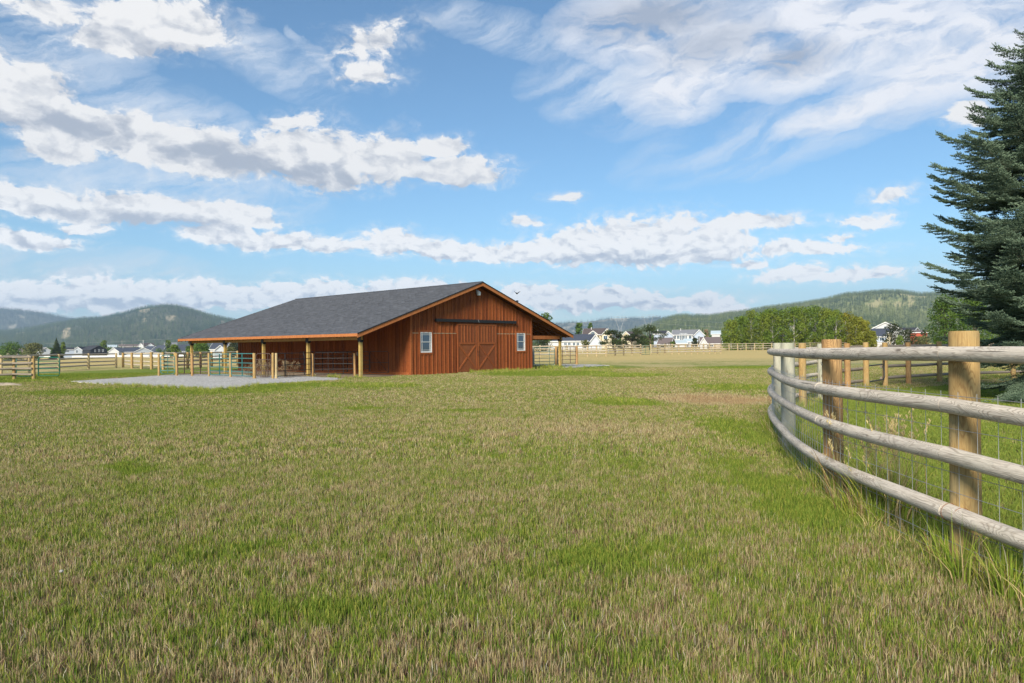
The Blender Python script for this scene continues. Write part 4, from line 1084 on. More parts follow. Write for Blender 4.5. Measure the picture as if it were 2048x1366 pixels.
# ---------------------------------------------------------------- houses
HC = {}
def paint(key, col, rough=.7):
    if key not in HC: HC[key] = plain(key, col, rough, 0, .05)
    return HC[key]
COLS = {"white": (.53, .54, .55), "cream": (.62, .55, .40), "grey": (.36, .40, .45), "blue": (.38, .44, .55), "black": (.022, .026, .034), "tan": (.48, .40, .30), "pale": (.50, .54, .60), "red": (.36, .07, .04)}
ROOFS = {"navy": (.055, .065, .09), "brown": (.10, .078, .075), "grey": (.19, .195, .21), "dark": (.04, .042, .05), "lightblue": (.42, .50, .54), "red": (.30, .07, .045), "mauve": (.15, .12, .115)}
def house(label, pxa, pxb, ytop, yeave, Z, ridge, wc, rc, depth=9.0, yaw=0.0, wins=(), door=None, name="house", chimney=False, over=.4, base=None, group=None):
    """ridge 'x': eave faces the camera; 'y': gable faces it"""
    pc = (pxa + pxb) / 2; x, y = AT(pc, Z); zg = (ground_z(x, y) if base is None else base) - .05
    w = (pxb - pxa) / F * Z / max(.4, math.cos(yaw)) ; zt = HZ(pc, ytop, Z) - zg; ze = HZ(pc, yeave, Z) - zg
    face = math.atan2(-x, y)           # turn the front towards the road the camera stands by
    h_ = thing(name, label, "house", (x, y, zg), face + yaw, group)
    wm_, rm_ = paint("wall_" + wc, COLS[wc]), paint("roof_" + rc, ROOFS[rc], .8)
    x0, x1, y0, y1 = -w / 2, w / 2, 0, depth
    mb = MB(); mb.box((x0, y0, 0), (x1, y1, ze))
    if ridge == "y":
        for yy in (y0, y1): mb.face([(x0, yy, ze + .001), (x1, yy, ze + .001), (0, yy, zt - .12)])
    else:
        ym = depth / 2
        for xx in (x0, x1): mb.face([(xx, y0, ze + .001), (xx, y1, ze + .001), (xx, ym, zt - .12)])
    obj("wall", mb, wm_, h_, off=False)
    t = .18
    rb = MB(); tb = MB()
    if ridge == "y":
        sl_ = (zt - ze) / (w / 2)
        for s_ in (-1, 1):
            xe = s_ * (w / 2 + over); zE = ze - over * sl_
            rb.hexa([(xe, y0 - over, zE), (0, y0 - over, zt - t), (0, y1 + over, zt - t), (xe, y1 + over, zE), (xe, y0 - over, zE + t), (0, y0 - over, zt), (0, y1 + over, zt), (xe, y1 + over, zE + t)])
            tb.hexa([(xe, y0 - over - .08, zE - .12), (0, y0 - over - .08, zt - t - .12), (0, y0 - over - .01, zt - t - .12), (xe, y0 - over - .01, zE - .12), (xe, y0 - over - .08, zE + t), (0, y0 - over - .08, zt), (0, y0 - over - .01, zt), (xe, y0 - over - .01, zE + t)])
    else:
        ym = depth / 2; sl_ = (zt - ze) / ym
        for s_ in (-1, 1):
            ye = ym + s_ * (ym + over); zE = ze - over * sl_
            rb.hexa([(x0 - over, ye, zE), (x0 - over, ym, zt - t), (x1 + over, ym, zt - t), (x1 + over, ye, zE), (x0 - over, ye, zE + t), (x0 - over, ym, zt), (x1 + over, ym, zt), (x1 + over, ye, zE + t)])
        tb.box((x0 - over, -over - .08, ze - over * sl_ - .06), (x1 + over, -over - .01, ze - over * sl_ + t))
        for xx, dd in ((x0 - over, -.08), (x1 + over, .08)):
            for s_ in (-1, 1):
                ye = ym + s_ * (ym + over); zE = ze - over * sl_
                tb.hexa([(xx, ye, zE - .1), (xx, ym, zt - t - .1), (xx + dd, ym, zt - t - .1), (xx + dd, ye, zE - .1), (xx, ye, zE + t), (xx, ym, zt), (xx + dd, ym, zt), (xx + dd, ye, zE + t)])
    rf = obj("roof", rb, rm_, h_, off=False); obj("trim", tb, paint("trim_white", (.74, .75, .76)) if wc != "black" else paint("trim_black", (.05, .05, .06)), h_, off=False)
    if chimney: obj("chimney", MB().box((-w * .2, depth * .4, zt - .6), (-w * .2 + .25, depth * .4 + .25, zt + .5)), paint("vent", (.6, .6, .6)), rf, off=False)
    for wn in wins:
        wpx, wpy, ww, hh = wn[:4]
        xx = (wpx - pc) / F * Z / max(.4, math.cos(yaw)); zz = HZ(wpx, wpy, Z) - zg
        w_ = obj("window", MB().box((xx - ww / 2 - .1, -.06, zz - hh / 2 - .1), (xx + ww / 2 + .1, -.005, zz - hh / 2)).box((xx - ww / 2 - .1, -.06, zz + hh / 2), (xx + ww / 2 + .1, -.005, zz + hh / 2 + .1))
                .box((xx - ww / 2 - .1, -.06, zz - hh / 2), (xx - ww / 2, -.005, zz + hh / 2)).box((xx + ww / 2, -.06, zz - hh / 2), (xx + ww / 2 + .1, -.005, zz + hh / 2)).box((xx - .03, -.055, zz - hh / 2), (xx + .03, -.02, zz + hh / 2)), paint("trim_white", (.74, .75, .76)), h_, off=False)
        obj("pane", MB().face([(xx - ww / 2, -.02, zz - hh / 2), (xx + ww / 2, -.02, zz - hh / 2), (xx + ww / 2, -.02, zz + hh / 2), (xx - ww / 2, -.02, zz + hh / 2)]), M["glass"], w_, off=False)
    return h_

GL = "houses beyond the hayfield"
house("small brown roofed cottage between the two leafy trees", 24, 44, 696, 702, 430, "x", "tan", "mauve", 8, .3, [(37, 709, 1.2, 1.3)], group=GL)
house("pale gabled house half hidden by the dark spruce", 84, 99, 694.3, 700.5, 500, "y", "pale", "grey", 12, .25, [(90, 702, 1.4, 1.4)], group=GL)
house("blue grey house with a long low roof beside the dark spruce", 116, 145, 695, 699.5, 450, "x", "blue", "dark", 9, 0, [(132, 702, 1, 1.4), (135.4, 702, 1, 1.4)], group=GL)
house("grey gabled house with white bargeboards next to the black house", 148, 163, 693.3, 699.8, 480, "y", "grey", "dark", 14, -.35, [(154, 703, 1, 2.0)], group=GL)
house("black house with three white framed windows in its gable", 183, 212, 690.8, 699.6, 480, "y", "black", "dark", 13, .45, [(191, 701.5, .8, 1.5), (198, 701.2, .8, 1.5), (204.5, 701, .8, 1.5)], group=GL)
house("white house with a steep gable beside the black house", 218, 236, 695, 703, 470, "y", "white", "grey", 10, -.3, group=GL)
house("long navy roofed bungalow with white walls", 234, 276, 694.5, 703.8, 480, "x", "white", "navy", 13, 0, [(250, 706, 1.2, 1)], chimney=True, group=GL)
house("grey sided low gable facing the hayfield", 271, 303, 695, 703.4, 460, "y", "grey", "grey", 10, 0, [(286, 705.5, 2.5, .9)], group=GL)
house("tiny white gable behind the black house", 211, 219, 694.5, 699, 600, "y", "white", "dark", 10, 0, group=GL)
house("far brown roofed house with a bright white gable", 277, 286.5, 685.6, 692, 760, "y", "white", "mauve", 18, -.7, group=GL)
house("far house with a rounded dormer gable among the roofs", 293, 309, 687, 693, 740, "y", "pale", "mauve", 14, 0, group=GL)
house("navy roofed house with white slanting bargeboards", 300, 322, 692, 702, 600, "y", "blue", "navy", 14, .5, group=GL)
house("house with a white edged navy gable beside the bright tree", 324, 344, 690, 703, 560, "y", "grey", "navy", 14, .5, group=GL)
house("wide navy roof running towards the barn eave", 352, 384, 689, 702, 540, "x", "blue", "navy", 14, 0, group=GL)
house("big grey roofed house high among the rear roofs", 330, 352, 685, 692, 760, "x", "pale", "grey", 14, 0, group=GL)
house("far brown roofed row house left of the rounded dormer", 240, 275, 688.5, 693, 800, "x", "tan", "mauve", 12, 0, chimney=True, group=GL)
house("pale flat looking far house behind the bungalow", 216, 232, 689.5, 694, 820, "x", "pale", "lightblue", 12, 0, group=GL)
house("navy roofed house framed by the shelter posts", 421, 449, 684.5, 698, 330, "x", "white", "navy", 10, -.35, group=GL)
house("white gabled garage framed by the shelter posts", 430, 450, 690, 699.5, 310, "y", "pale", "navy", 8, 0, group=GL)
GH = "houses past the paddock"
house("white bungalow with four dark windows by the shelter", 1096, 1187, 668.3, 681.8, 230, "x", "white", "navy", 9.5, -.12, [(1131, 688, .85, .9), (1138.5, 688, .85, .9), (1148, 688, .85, .9), (1155.5, 688, .85, .9)], chimney=True, group=GH)
house("white gabled wing with bluish trim at the bungalow's end", 1178, 1203, 668.5, 685, 226, "y", "pale", "navy", 6, .2, group=GH)
house("large cream house with a wide brown roof", 1166, 1213, 656, 669, 300, "x", "cream", "brown", 12, -.1, [(1186, 674, 1.3, 1.5)], chimney=True, group=GH)
house("cream front dormer wing of the brown roofed house", 1177, 1195, 661, 668.5, 294, "y", "cream", "brown", 5, 0, [(1186, 667, 1.5, 1.2)], group=GH)
house("cream gabled wing with a balcony under brown roof", 1204, 1224, 656.8, 668.5, 296, "y", "cream", "brown", 9, .1, [(1211, 675, 1.6, 1.5)], group=GH)
house("cream gabled house showing between the pines", 1243, 1262, 662.4, 672, 300, "y", "cream", "brown", 14, -.3, group=GH)
house("dark roofed house left of the blue grey gable", 1308, 1332, 660.8, 668, 300, "x", "blue", "dark", 10, 0, chimney=True, group=GH)
house("blue grey gabled house beside the two storey house", 1328, 1346, 661.8, 671, 285, "y", "blue", "dark", 10, 0, group=GH)
house("two storey white house with a big framed window wall", 1346, 1393, 658.8, 669.5, 290, "x", "white", "grey", 10, -.05, [(1350, 674, 1, 1.6), (1357, 674, 1, 1.6), (1362.5, 673.5, .9, 2.6), (1367, 673.5, 1.4, 2.6), (1371.5, 673.5, .9, 2.6), (1380, 673.5, 1, 1.5)], chimney=True, group=GH)
house("blue gabled end wing of the two storey house", 1389, 1408, 659, 669.5, 286, "y", "blue", "grey", 7, .15, [(1398, 676, 1, 1.5)], group=GH)
house("low porch building with pale metal roof before the white house", 1348, 1373, 680, 686.5, 262, "x", "white", "lightblue", 7, .15, group=GH)
house("low annex with pale blue metal roof", 1370, 1384, 677, 683.5, 264, "x", "pale", "lightblue", 6, 0, [(1377, 687, .6, 1.2)], group=GH)
house("brown roofed shed behind the spreading pine", 1316, 1340, 675, 688, 240, "x", "tan", "mauve", 8, -.2, group=GH)
house("white gabled cottage with a long mauve brown roof", 1404, 1442, 673.5, 687, 222, "x", "tan", "mauve", 9, .1, [(1423, 690, 1, .8)], group=GH)
house("small white gable end of the mauve roofed cottage", 1400, 1414, 674.5, 686.5, 219, "y", "white", "mauve", 4, 0, group=GH)
house("bright white gable peeking behind the mauve roof", 1424, 1440, 661, 668, 330, "x", "white", "lightblue", 8, 0, group=GH)
house("white house with a wide gable and round dark vent", 1748, 1794, 643.8, 656.5, 250, "y", "white", "dark", 16, -.1, group=GH)
house("cream wing with navy roof below the wide gable", 1744, 1778, 656.5, 665, 240, "x", "cream", "navy", 6, -.1, group=GH)
house("lower navy roofed wing with white trim nearest the grove", 1739, 1768, 663, 673, 232, "x", "blue", "navy", 6, -.1, [(1762, 678, 1, 1.2)], group=GH)
house("long dark roof behind the dark round tree", 1795, 1826, 655, 661, 300, "x", "white", "dark", 9, -.2, group=GH)
house("red walled low house beside the poplar", 1822, 1852, 660, 665, 290, "x", "red", "mauve", 9, 0, group=GH)
# the round gable vent of the wide white house
x, y = AT(1770.5, 249.4)
o = obj("gable_vent", MB().tube([(x, y - .15, HZ(1770, 654.6, 249)), (x, y + .1, HZ(1770, 654.6, 249))], .33, 12), M["glass"]); wh = [q for q in bpy.data.objects if q.get("label") == "white house with a wide gable and round dark vent"][0]
o.parent = wh; o.matrix_parent_inverse = (Matrix.Translation(wh.location) @ wh.rotation_euler.to_matrix().to_4x4()).inverted()

def vinyl(label, pts, h=1.8, group=None):
    f_ = thing("vinyl_fence", label, "fence", (pts[0][0], pts[0][1], ground_z(*pts[0])), 0, group)
    for i, (x, y) in enumerate(pts):
        z = ground_z(x, y); obj("post", MB().box((x - .08, y - .08, z - .1), (x + .08, y + .08, z + h + .1)), M["white"], f_)
        if i < len(pts) - 1:
            x1, y1 = pts[i + 1]; obj("panel", MB().bar((x, y, z + h * .53), (x1, y1, ground_z(x1, y1) + h * .53), .05, h * .92), M["white"], f_)
vinyl("long white vinyl fence along the hayfield's far edge", [AT(88 + i * 9.5, 452) for i in range(23)], 1.15)
vinyl("short white vinyl fence between grove and dark tree", [AT(1742 + i * 9, 175) for i in range(6)], 1.3)
vinyl("white privacy fence under the navy roofed houses", [AT(300 + i * 10, 440) for i in range(9)], 1.2)

# utility pole and wires behind the left houses, pylons far right
def pylon(label, px, Z, ytop, ybase):
    x, y = AT(px, Z); zb = -3; zt = HZ(px, ytop, Z); H = zt - zb
    o = thing("power_pylon", label, "pylon", (x, y, zb), 0, "lattice power pylons")
    mb = MB(); t = .32
    w0 = H * .10
    for s_ in (-1, 1):
        for d_ in (-1, 1):
            mb.bar((x + s_ * w0, y + d_ * w0, zb), (x + s_ * w0 * .35, y + d_ * w0 * .35, zb + H * .6), t, t, (0, 1, 0))
            mb.bar((x + s_ * w0 * .35, y + d_ * w0 * .3, zb + H * .6), (x + s_ * H * .17, y, zb + H * .98), t, t, (0, 1, 0))
    for k in range(6):
        z0_, z1_ = zb + H * .1 * k, zb + H * .1 * (k + 1); a = w0 * (1 - .108 * k); b_ = w0 * (1 - .108 * (k + 1))
        mb.bar((x - a, y, z0_), (x + b_, y, z1_), t * .6, t * .6, (0, 1, 0)); mb.bar((x + a, y, z0_), (x - b_, y, z1_), t * .6, t * .6, (0, 1, 0))
    obj("lattice_mast", mb, M["steel"], o)
    mb2 = MB(); mb2.bar((x - H * .32, y, zb + H * .93), (x + H * .32, y, zb + H * .93), t, t * 1.4, (0, 0, 1)); mb2.bar((x - H * .2, y, zt), (x + H * .2, y, zt), t, t, (0, 0, 1))
    for k in range(8): mb2.bar((x - H * .30 + k * H * .075, y, zb + H * .93), (x - H * .27 + k * H * .075, y, zt), t * .6, t * .6, (0, 1, 0))
    obj("crossarm", mb2, M["steel"], o)
    return x, y, zb + H * .92
pa = pylon("lattice power pylon standing over the cream gables", 1240, 1500, 633, 660)
pb = pylon("lattice power pylon standing over the raised pine top", 1297, 1750, 629.5, 655)
def wire(label, p, q, sag, r=.12):
    P = [(p[0] + (q[0] - p[0]) * t, p[1] + (q[1] - p[1]) * t, p[2] + (q[2] - p[2]) * t - sag * 4 * t * (1 - t)) for t in [i / 16 for i in range(17)]]
    o = obj("power_line", MB().tube(P, r, 4, caps=False), M["steel"]); tag(o, label, "power line", "power lines")
wire("upper power line crossing the wooded slope", (pb[0], pb[1], pb[2] + 2), (*AT(1700, 900), HZ(1700, 655, 900)), 4)
wire("lower power line crossing the wooded slope", (pa[0], pa[1], pa[2] - 2), (*AT(1700, 800), HZ(1700, 662, 800)), 4)
wire("thin power line in front of the forested left hill", (*AT(90, 640), HZ(90, 687, 640)), (*AT(345, 620), HZ(345, 677, 620)), 1, .06)
x, y = AT(286.3, 620); zz = ground_z(x, y)
o = thing("utility_pole", "wooden utility pole rising above the far roofs", "pole", (x, y, zz))
obj("shaft", MB().tube([(x, y, zz), (x, y, HZ(286, 680, 620))], .16, 6), M["white"], o); obj("crossarm", MB().bar((x - 1.2, y, HZ(286, 682, 620)), (x + 1.2, y, HZ(286, 682, 620)), .15, .15), M["bark"], o)

# ---------------------------------------------------------------- hills and their woods
def vnoise(x, y, seed, octs=5, base=1.0):
    """value noise on arrays"""
    tot = np.zeros_like(x); amp = 1.0; fr = base; sm = 0
    for o in range(octs):
        xi = np.floor(x * fr); yi = np.floor(y * fr); xf = x * fr - xi; yf = y * fr - yi
        def h(a, b): 
            v_ = np.sin(a * 127.1 + b * 311.7 + seed * 17.3 + o * 5.1) * 43758.5453; return v_ - np.floor(v_)
        u_ = xf * xf * (3 - 2 * xf); w_ = yf * yf * (3 - 2 * yf)
        tot += amp * ((h(xi, yi) * (1 - u_) + h(xi + 1, yi) * u_) * (1 - w_) + (h(xi, yi + 1) * (1 - u_) + h(xi + 1, yi + 1) * u_) * w_)
        sm += amp; amp *= .5; fr *= 2
    return tot / sm

def hill_mat(name, bare, under):
    m2, n_, b2_ = mat(name)
    p = geo_pos(n_); at_ = attr(n_, "bare")
    nz = noise(n_, p, .02, 6, .65)
    c_ = mixc(n_, (at_ + (nz - .5) * .8).ramp(.35, .65), under, bare)
    c_ = mixc(n_, noise(n_, p, .09, 4, .7).ramp(.5, .7) * .5, c_, tuple(v * .55 for v in bare))
    n_.links.new(c_.k, b2_.inputs["Base Color"]); b2_.inputs["Roughness"].default_value = 1; b2_.inputs["Specular IOR Level"].default_value = .05
    return m2

conA = [np_mesh_ for np_mesh_ in [conifer_mesh("pine_kind_%d" % k, 1.0, .20 + .05 * k, 6, 7, np.random.default_rng(k), .25) for k in range(3)]]

def scatter(name, V_, scl, rnd, meshes, mt, label=None, kind="stuff", rots=None):
    """instances of small meshes on a point mesh, through geometry nodes"""
    me_ = bpy.data.meshes.new(name); me_.vertices.add(len(V_)); me_.vertices.foreach_set("co", np.asarray(V_, np.float32).ravel())
    for n_, a in (("scl", scl), ("rot", rots if rots is not None else RNG.uniform(0, 6.28, len(V_))), ("pick", rnd)):
        at_ = me_.attributes.new(n_, "FLOAT", "POINT"); at_.data.foreach_set("value", np.asarray(a, np.float32))
    o = new_obj(name, me_); tag(o, label, kind=kind)
    coll = bpy.data.collections.new(name + "_kinds")
    for k, mm in enumerate(meshes):
        if not mm.materials: mm.materials.append(mt)
        s_ = bpy.data.objects.new(name + "_kind", mm); coll.objects.link(s_)
    ng = bpy.data.node_groups.new(name + "_nodes", "GeometryNodeTree")
    ng.interface.new_socket("Geometry", in_out="INPUT", socket_type="NodeSocketGeometry"); ng.interface.new_socket("Geometry", in_out="OUTPUT", socket_type="NodeSocketGeometry")
    gi = ng.nodes.new("NodeGroupInput"); go = ng.nodes.new("NodeGroupOutput")
    ip = ng.nodes.new("GeometryNodeInstanceOnPoints"); ci = ng.nodes.new("GeometryNodeCollectionInfo")
    ci.inputs["Collection"].default_value = coll; ci.inputs["Separate Children"].default_value = True; ci.inputs["Reset Children"].default_value = True
    def na(nm, typ="FLOAT"):
        n = ng.nodes.new("GeometryNodeInputNamedAttribute"); n.data_type = typ; n.inputs[0].default_value = nm; return n.outputs[0]
    cx_ = ng.nodes.new("ShaderNodeCombineXYZ"); ng.links.new(na("rot"), cx_.inputs[2])
    ng.links.new(gi.outputs[0], ip.inputs["Points"]); ng.links.new(ci.outputs[0], ip.inputs["Instance"])
    ip.inputs["Pick Instance"].default_value = True
    ti = ng.nodes.new("FunctionNodeFloatToInt"); ng.links.new(na("pick"), ti.inputs[0]); ng.links.new(ti.outputs[0], ip.inputs["Instance Index"])
    ng.links.new(cx_.outputs[0], ip.inputs["Rotation"]); ng.links.new(na("scl"), ip.inputs["Scale"])
    ng.links.new(ip.outputs[0], go.inputs[0])
    md = o.modifiers.new("scatter", "NODES"); md.node_group = ng
    return o

def hill(name, prof, D, foot, seed, m_ground, m_tree, n_trees, th, clear=.55, clear_spots=(), back=1.25, foot_z=-4, rough=.08):
    """prof: silhouette points (px, py) at ridge distance D; slope falls to foot distance"""
    pxs = np.array([p_[0] for p_ in prof], float); pys = np.array([p_[1] for p_ in prof], float)
    nx, ny = 170, 60
    gx = np.linspace(pxs[0], pxs[-1], nx); gh = np.interp(gx, pxs, pys); hz_ = EYE + (hor(gx) - gh) / F * D - th * .55
    ts = np.linspace(0, 1, ny)
    def surf(px, t):
        """t 0 foot .. 0.8 ridge .. 1 behind"""
        h = np.interp(px, gx, hz_)
        d_ = np.where(t < .8, foot + (D - foot) * t / .8, D + (D * back - D) * (t - .8) / .2)
        f_ = np.where(t < .8, np.sin(np.clip(t / .8, 0, 1) * PI / 2) ** 1.3, np.cos((t - .8) / .2 * PI / 2))
        nz = (vnoise(px * .02 + seed, t * 7, seed, 5) - .5) * 2
        z_ = foot_z + (h - foot_z) * np.clip(f_ + nz * rough * np.sin(np.clip(t / .8, 0, 1) * PI), 0, None) * 1.0
        # never poke above the silhouette line
        lim = EYE + (h - EYE) * d_ / D
        z_ = np.where(t < .79, np.minimum(z_, lim - (D - d_) * .004), z_)
        return (px - 1024) / F * d_, d_, z_
    PX, T = np.meshgrid(gx, ts)
    X, Y, Z_ = surf(PX, T)
    bare = vnoise(PX * .045 + seed * 3, T * 9, seed + 5, 4)
    for (sx_, st_, wx_, wt_) in clear_spots: bare = bare + .45 * np.exp(-((PX - sx_) / wx_) ** 2 - ((T - st_) / wt_) ** 2)
    V_ = np.stack([X, Y, Z_], -1).reshape(-1, 3)
    idx = np.arange(nx * ny).reshape(ny, nx); Fq = np.stack([idx[:-1, :-1], idx[:-1, 1:], idx[1:, 1:], idx[1:, :-1]], -1).reshape(-1, 4)
    bb = np.clip((bare - clear) * 4 + .45, 0, 1)
    o = new_obj(name, np_mesh(name, V_, Fq, {"bare": bb.ravel()}, True), m_ground); tag(o, None, kind="structure")
    if n_trees:
        rng = np.random.default_rng(seed); px = rng.uniform(gx[0], gx[-1], n_trees); t = rng.uniform(0.0, .84, n_trees) ** .9
        bv = vnoise(px * .045 + seed * 3, t * 9, seed + 5, 4)
        for (sx_, st_, wx_, wt_) in clear_spots: bv = bv + .45 * np.exp(-((px - sx_) / wx_) ** 2 - ((t - st_) / wt_) ** 2)
        bv = bv + .35 * (vnoise(px * .35, t * 60, seed + 9, 3) - .5)
        keep = (bv < clear + rng.normal(0, .05, n_trees)) | (rng.random(n_trees) < .16)
        px, t = px[keep], t[keep]; x_, y_, z_ = surf(px, t)
        s_ = th * rng.uniform(.55, 1.25, len(px)) * (1.0)
        scatter("forest", np.stack([x_, y_, z_ - .3], -1), s_, rng.integers(0, 3, len(px)), [c_.copy() for c_ in conA], m_tree)
    return o

hm = hill_mat("dry_hill_ground", (.36, .30, .19), (.10, .105, .055))
hm3 = hill_mat("sunny_hill_ground", (.40, .36, .17), (.25, .27, .10))  # sunlit tone of this slope put into the ground colour
hm2 = hill_mat("far_hill_ground", (.30, .27, .19), (.12, .13, .08))
hill("hill", [(-330, 640), (-250, 632), (-150, 620), (-80, 613), (0, 616), (40, 619), (80, 624), (110, 630), (140, 636), (190, 648), (260, 664), (340, 690)], 6600, 5200, 3, hm2, M["hill_tree_far"], 15000, 32, .70)
hill("hill", [(-420, 650), (-300, 640), (-150, 652), (-40, 664), (30, 660), (80, 652), (130, 643), (165, 636), (200, 635), (250, 625), (278, 616), (300, 611.5), (330, 609), (350, 610), (375, 616), (400, 623), (430, 631), (455, 637), (500, 646), (560, 660), (640, 672), (760, 686), (840, 692)],
     4600, 2300, 8, hm, M["hill_tree"], 42000, 21, .68, [(300, .70, 22, .06), (345, .62, 26, .05), (290, .50, 16, .05), (135, .72, 8, .03), (380, .55, 14, .04), (325, .74, 20, .03)])
hill("hill", [(980, 660), (1060, 652), (1113, 645), (1143, 642), (1175, 640.5), (1216, 635), (1240, 634), (1248, 633), (1275, 635), (1299, 634), (1320, 633), (1350, 634), (1420, 640), (1500, 652)], 6900, 5600, 12, hm2, M["hill_tree_far"], 9000, 30, .55, [(1215, .72, 50, .08)])
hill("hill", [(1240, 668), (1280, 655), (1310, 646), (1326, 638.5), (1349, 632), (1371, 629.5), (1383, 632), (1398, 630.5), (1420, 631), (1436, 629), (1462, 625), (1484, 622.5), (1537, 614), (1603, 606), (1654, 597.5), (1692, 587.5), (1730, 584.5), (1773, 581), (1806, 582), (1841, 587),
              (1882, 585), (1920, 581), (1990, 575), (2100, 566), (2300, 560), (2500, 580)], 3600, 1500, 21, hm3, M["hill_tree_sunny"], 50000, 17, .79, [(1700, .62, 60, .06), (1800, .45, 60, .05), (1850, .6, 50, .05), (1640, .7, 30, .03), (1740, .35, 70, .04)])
# wooded flat between the town and the hills
rng = np.random.default_rng(77); n = 5200
px = np.concatenate([rng.uniform(-150, 560, n), rng.uniform(1050, 2150, n)]); Zt = np.concatenate([rng.uniform(700, 2400, n), rng.uniform(480, 1600, n)])
X = (px - 1024) / F * Zt; zz = np.array([ground_z(a, b_) for a, b_ in zip(X, Zt)])
scatter("forest", np.stack([X, Zt, zz - .3], -1), rng.uniform(6, 12, 2 * n), rng.integers(0, 3, 2 * n), [c_.copy() for c_ in conA], M["hill_tree"])
rng = np.random.default_rng(78)
def blobtree(seed):
    r_ = np.random.default_rng(seed); V_, F_, A = leaf_cloud([(r_.uniform(-.2, .2), r_.uniform(-.2, .2), .45 + .15 * k) for k in range(3)], [(.34, .34, .3)] * 3, 110, .10, r_); return np_mesh("broadleaf_kind", V_, F_, {"rnd": A})
n = 260
px = np.concatenate([rng.uniform(-60, 480, n), rng.uniform(1100, 1460, n // 2)]); Zt = np.concatenate([rng.uniform(540, 900, n), rng.uniform(330, 600, n // 2)])
X = (px - 1024) / F * Zt; zz = np.array([ground_z(a, b_) for a, b_ in zip(X, Zt)])
scatter("forest", np.stack([X, Zt, zz - .3], -1), rng.uniform(5, 8, len(px)), rng.integers(0, 3, len(px)), [blobtree(k) for k in range(3)], M["leaf_green"])

# ---------------------------------------------------------------- grass
def blades(n, size, h0, h1, w, rng, lean=.35, clump=0):
    if clump:
        cc = rng.uniform(-size / 2, size / 2, (clump, 2)); ci = rng.integers(0, clump, n); cr = rng.normal(0, .022, (n, 2)); P = cc[ci] + cr
        free = rng.random(n) < .35; P[free] = rng.uniform(-size / 2, size / 2, (free.sum(), 2))
        base_r = rng.random(clump)[ci]; rnd = np.clip(base_r * .55 + rng.random(n) * .45, 0, 1); rnd[free] = rng.random(free.sum())
        # keep the values uniform so that the share of green blades follows the ground
        rnd = np.argsort(np.argsort(rnd)) / n
    else:
        P = rng.uniform(-size / 2, size / 2, (n, 2)); rnd = rng.random(n)
    a = rng.uniform(0, 2 * PI, n); la = rng.uniform(0, 2 * PI, n); H = rng.uniform(h0, h1, n) * (.65 + .5 * rng.random(n)); ln = np.abs(rng.normal(0, lean, n)) * H
    wv = w * rng.uniform(.6, 1.3, n)
    dx_, dy_ = np.cos(a) * wv / 2, np.sin(a) * wv / 2; lx, ly = np.cos(la) * ln, np.sin(la) * ln
    z0_ = np.full(n, -.01)
    v0 = np.stack([P[:, 0] - dx_, P[:, 1] - dy_, z0_], 1); v1 = np.stack([P[:, 0] + dx_, P[:, 1] + dy_, z0_], 1)
    v2 = np.stack([P[:, 0] + dx_ * .8 + lx * .38, P[:, 1] + dy_ * .8 + ly * .38, H * .6], 1); v3 = np.stack([P[:, 0] - dx_ * .8 + lx * .38, P[:, 1] - dy_ * .8 + ly * .38, H * .6], 1)
    v4 = np.stack([P[:, 0] + dx_ * .25 + lx, P[:, 1] + dy_ * .25 + ly, H * np.sqrt(np.clip(1 - (ln / H) ** 2 * .4, .2, 1))], 1); v5 = v4 - np.stack([dx_ * .5, dy_ * .5, 0 * dx_], 1)
    V_ = np.stack([v0, v1, v2, v3, v4, v5], 1).reshape(-1, 3); b = np.arange(n)[:, None] * 6
    Fq = np.concatenate([b + [0, 1, 2, 3], b + [3, 2, 4, 5]], 0)
    return V_, Fq, np.repeat(rnd, 6)
def patch(name, n, size, h0, h1, w, seed, lean=.35, clump=0):
    V_, F_, A = blades(n, size, h0, h1, w, np.random.default_rng(seed), lean, clump); return np_mesh(name, V_, F_, {"rnd": A})
bc = [to_world(-LT - .4, .1), to_world(BW + .1, -.05), to_world(BW + .1, LW), to_world(-LT - .4, LW)]
core = [to_world(-.1, -.02), to_world(BW, -.02), to_world(BW, LW), to_world(-LT - .3, LW), to_world(-LT - .3, .25), to_world(-.1, .25)]
def shrink_ok(x, y, h):
    for dx_ in (-h, 0, h):
        for dy_ in (-h, 0, h):
            q = (x + dx_, y + dy_)
            if inside(q, core) or inside(q, PAD1) or inside(q, PAD2): return False
    return True
def lawn_here(x, y): return math.hypot(x - 22.5, y - 5.5) < 19.45
def grass_zone(name, y0, y1, size, mk, mk_lawn, seed):
    rg = random.Random(seed); A, B = [], []
    y = y0
    while y < y1 - 1e-6:
        half = .76 * (y + size) + size; x = -math.ceil(half / size) * size
        while x < half:
            cx_, cy_ = x + size / 2, y + size / 2
            if shrink_ok(cx_, cy_, size * .42): (B if lawn_here(cx_, cy_) else A).append((cx_, cy_, 0))
            x += size
        y += size
    for lst, nm, meshes in ((A, name, mk), (B, "lawn_grass", mk_lawn)):
        if lst: scatter(nm, lst, [1.0] * len(lst), [rg.randrange(len(meshes)) for _ in lst], meshes, M["blade"], rots=[rg.randrange(4) * PI / 2 for _ in lst])
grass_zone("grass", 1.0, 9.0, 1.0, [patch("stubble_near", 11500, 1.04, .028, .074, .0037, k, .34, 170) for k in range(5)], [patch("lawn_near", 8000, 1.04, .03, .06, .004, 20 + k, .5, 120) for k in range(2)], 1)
grass_zone("grass", 9.0, 18.0, 1.0, [patch("stubble_mid", 4200, 1.04, .030, .072, .0062, 40 + k, .34, 120) for k in range(4)], [patch("lawn_mid", 4200, 1.04, .03, .055, .0065, 60 + k, .5, 80) for k in range(2)], 2)
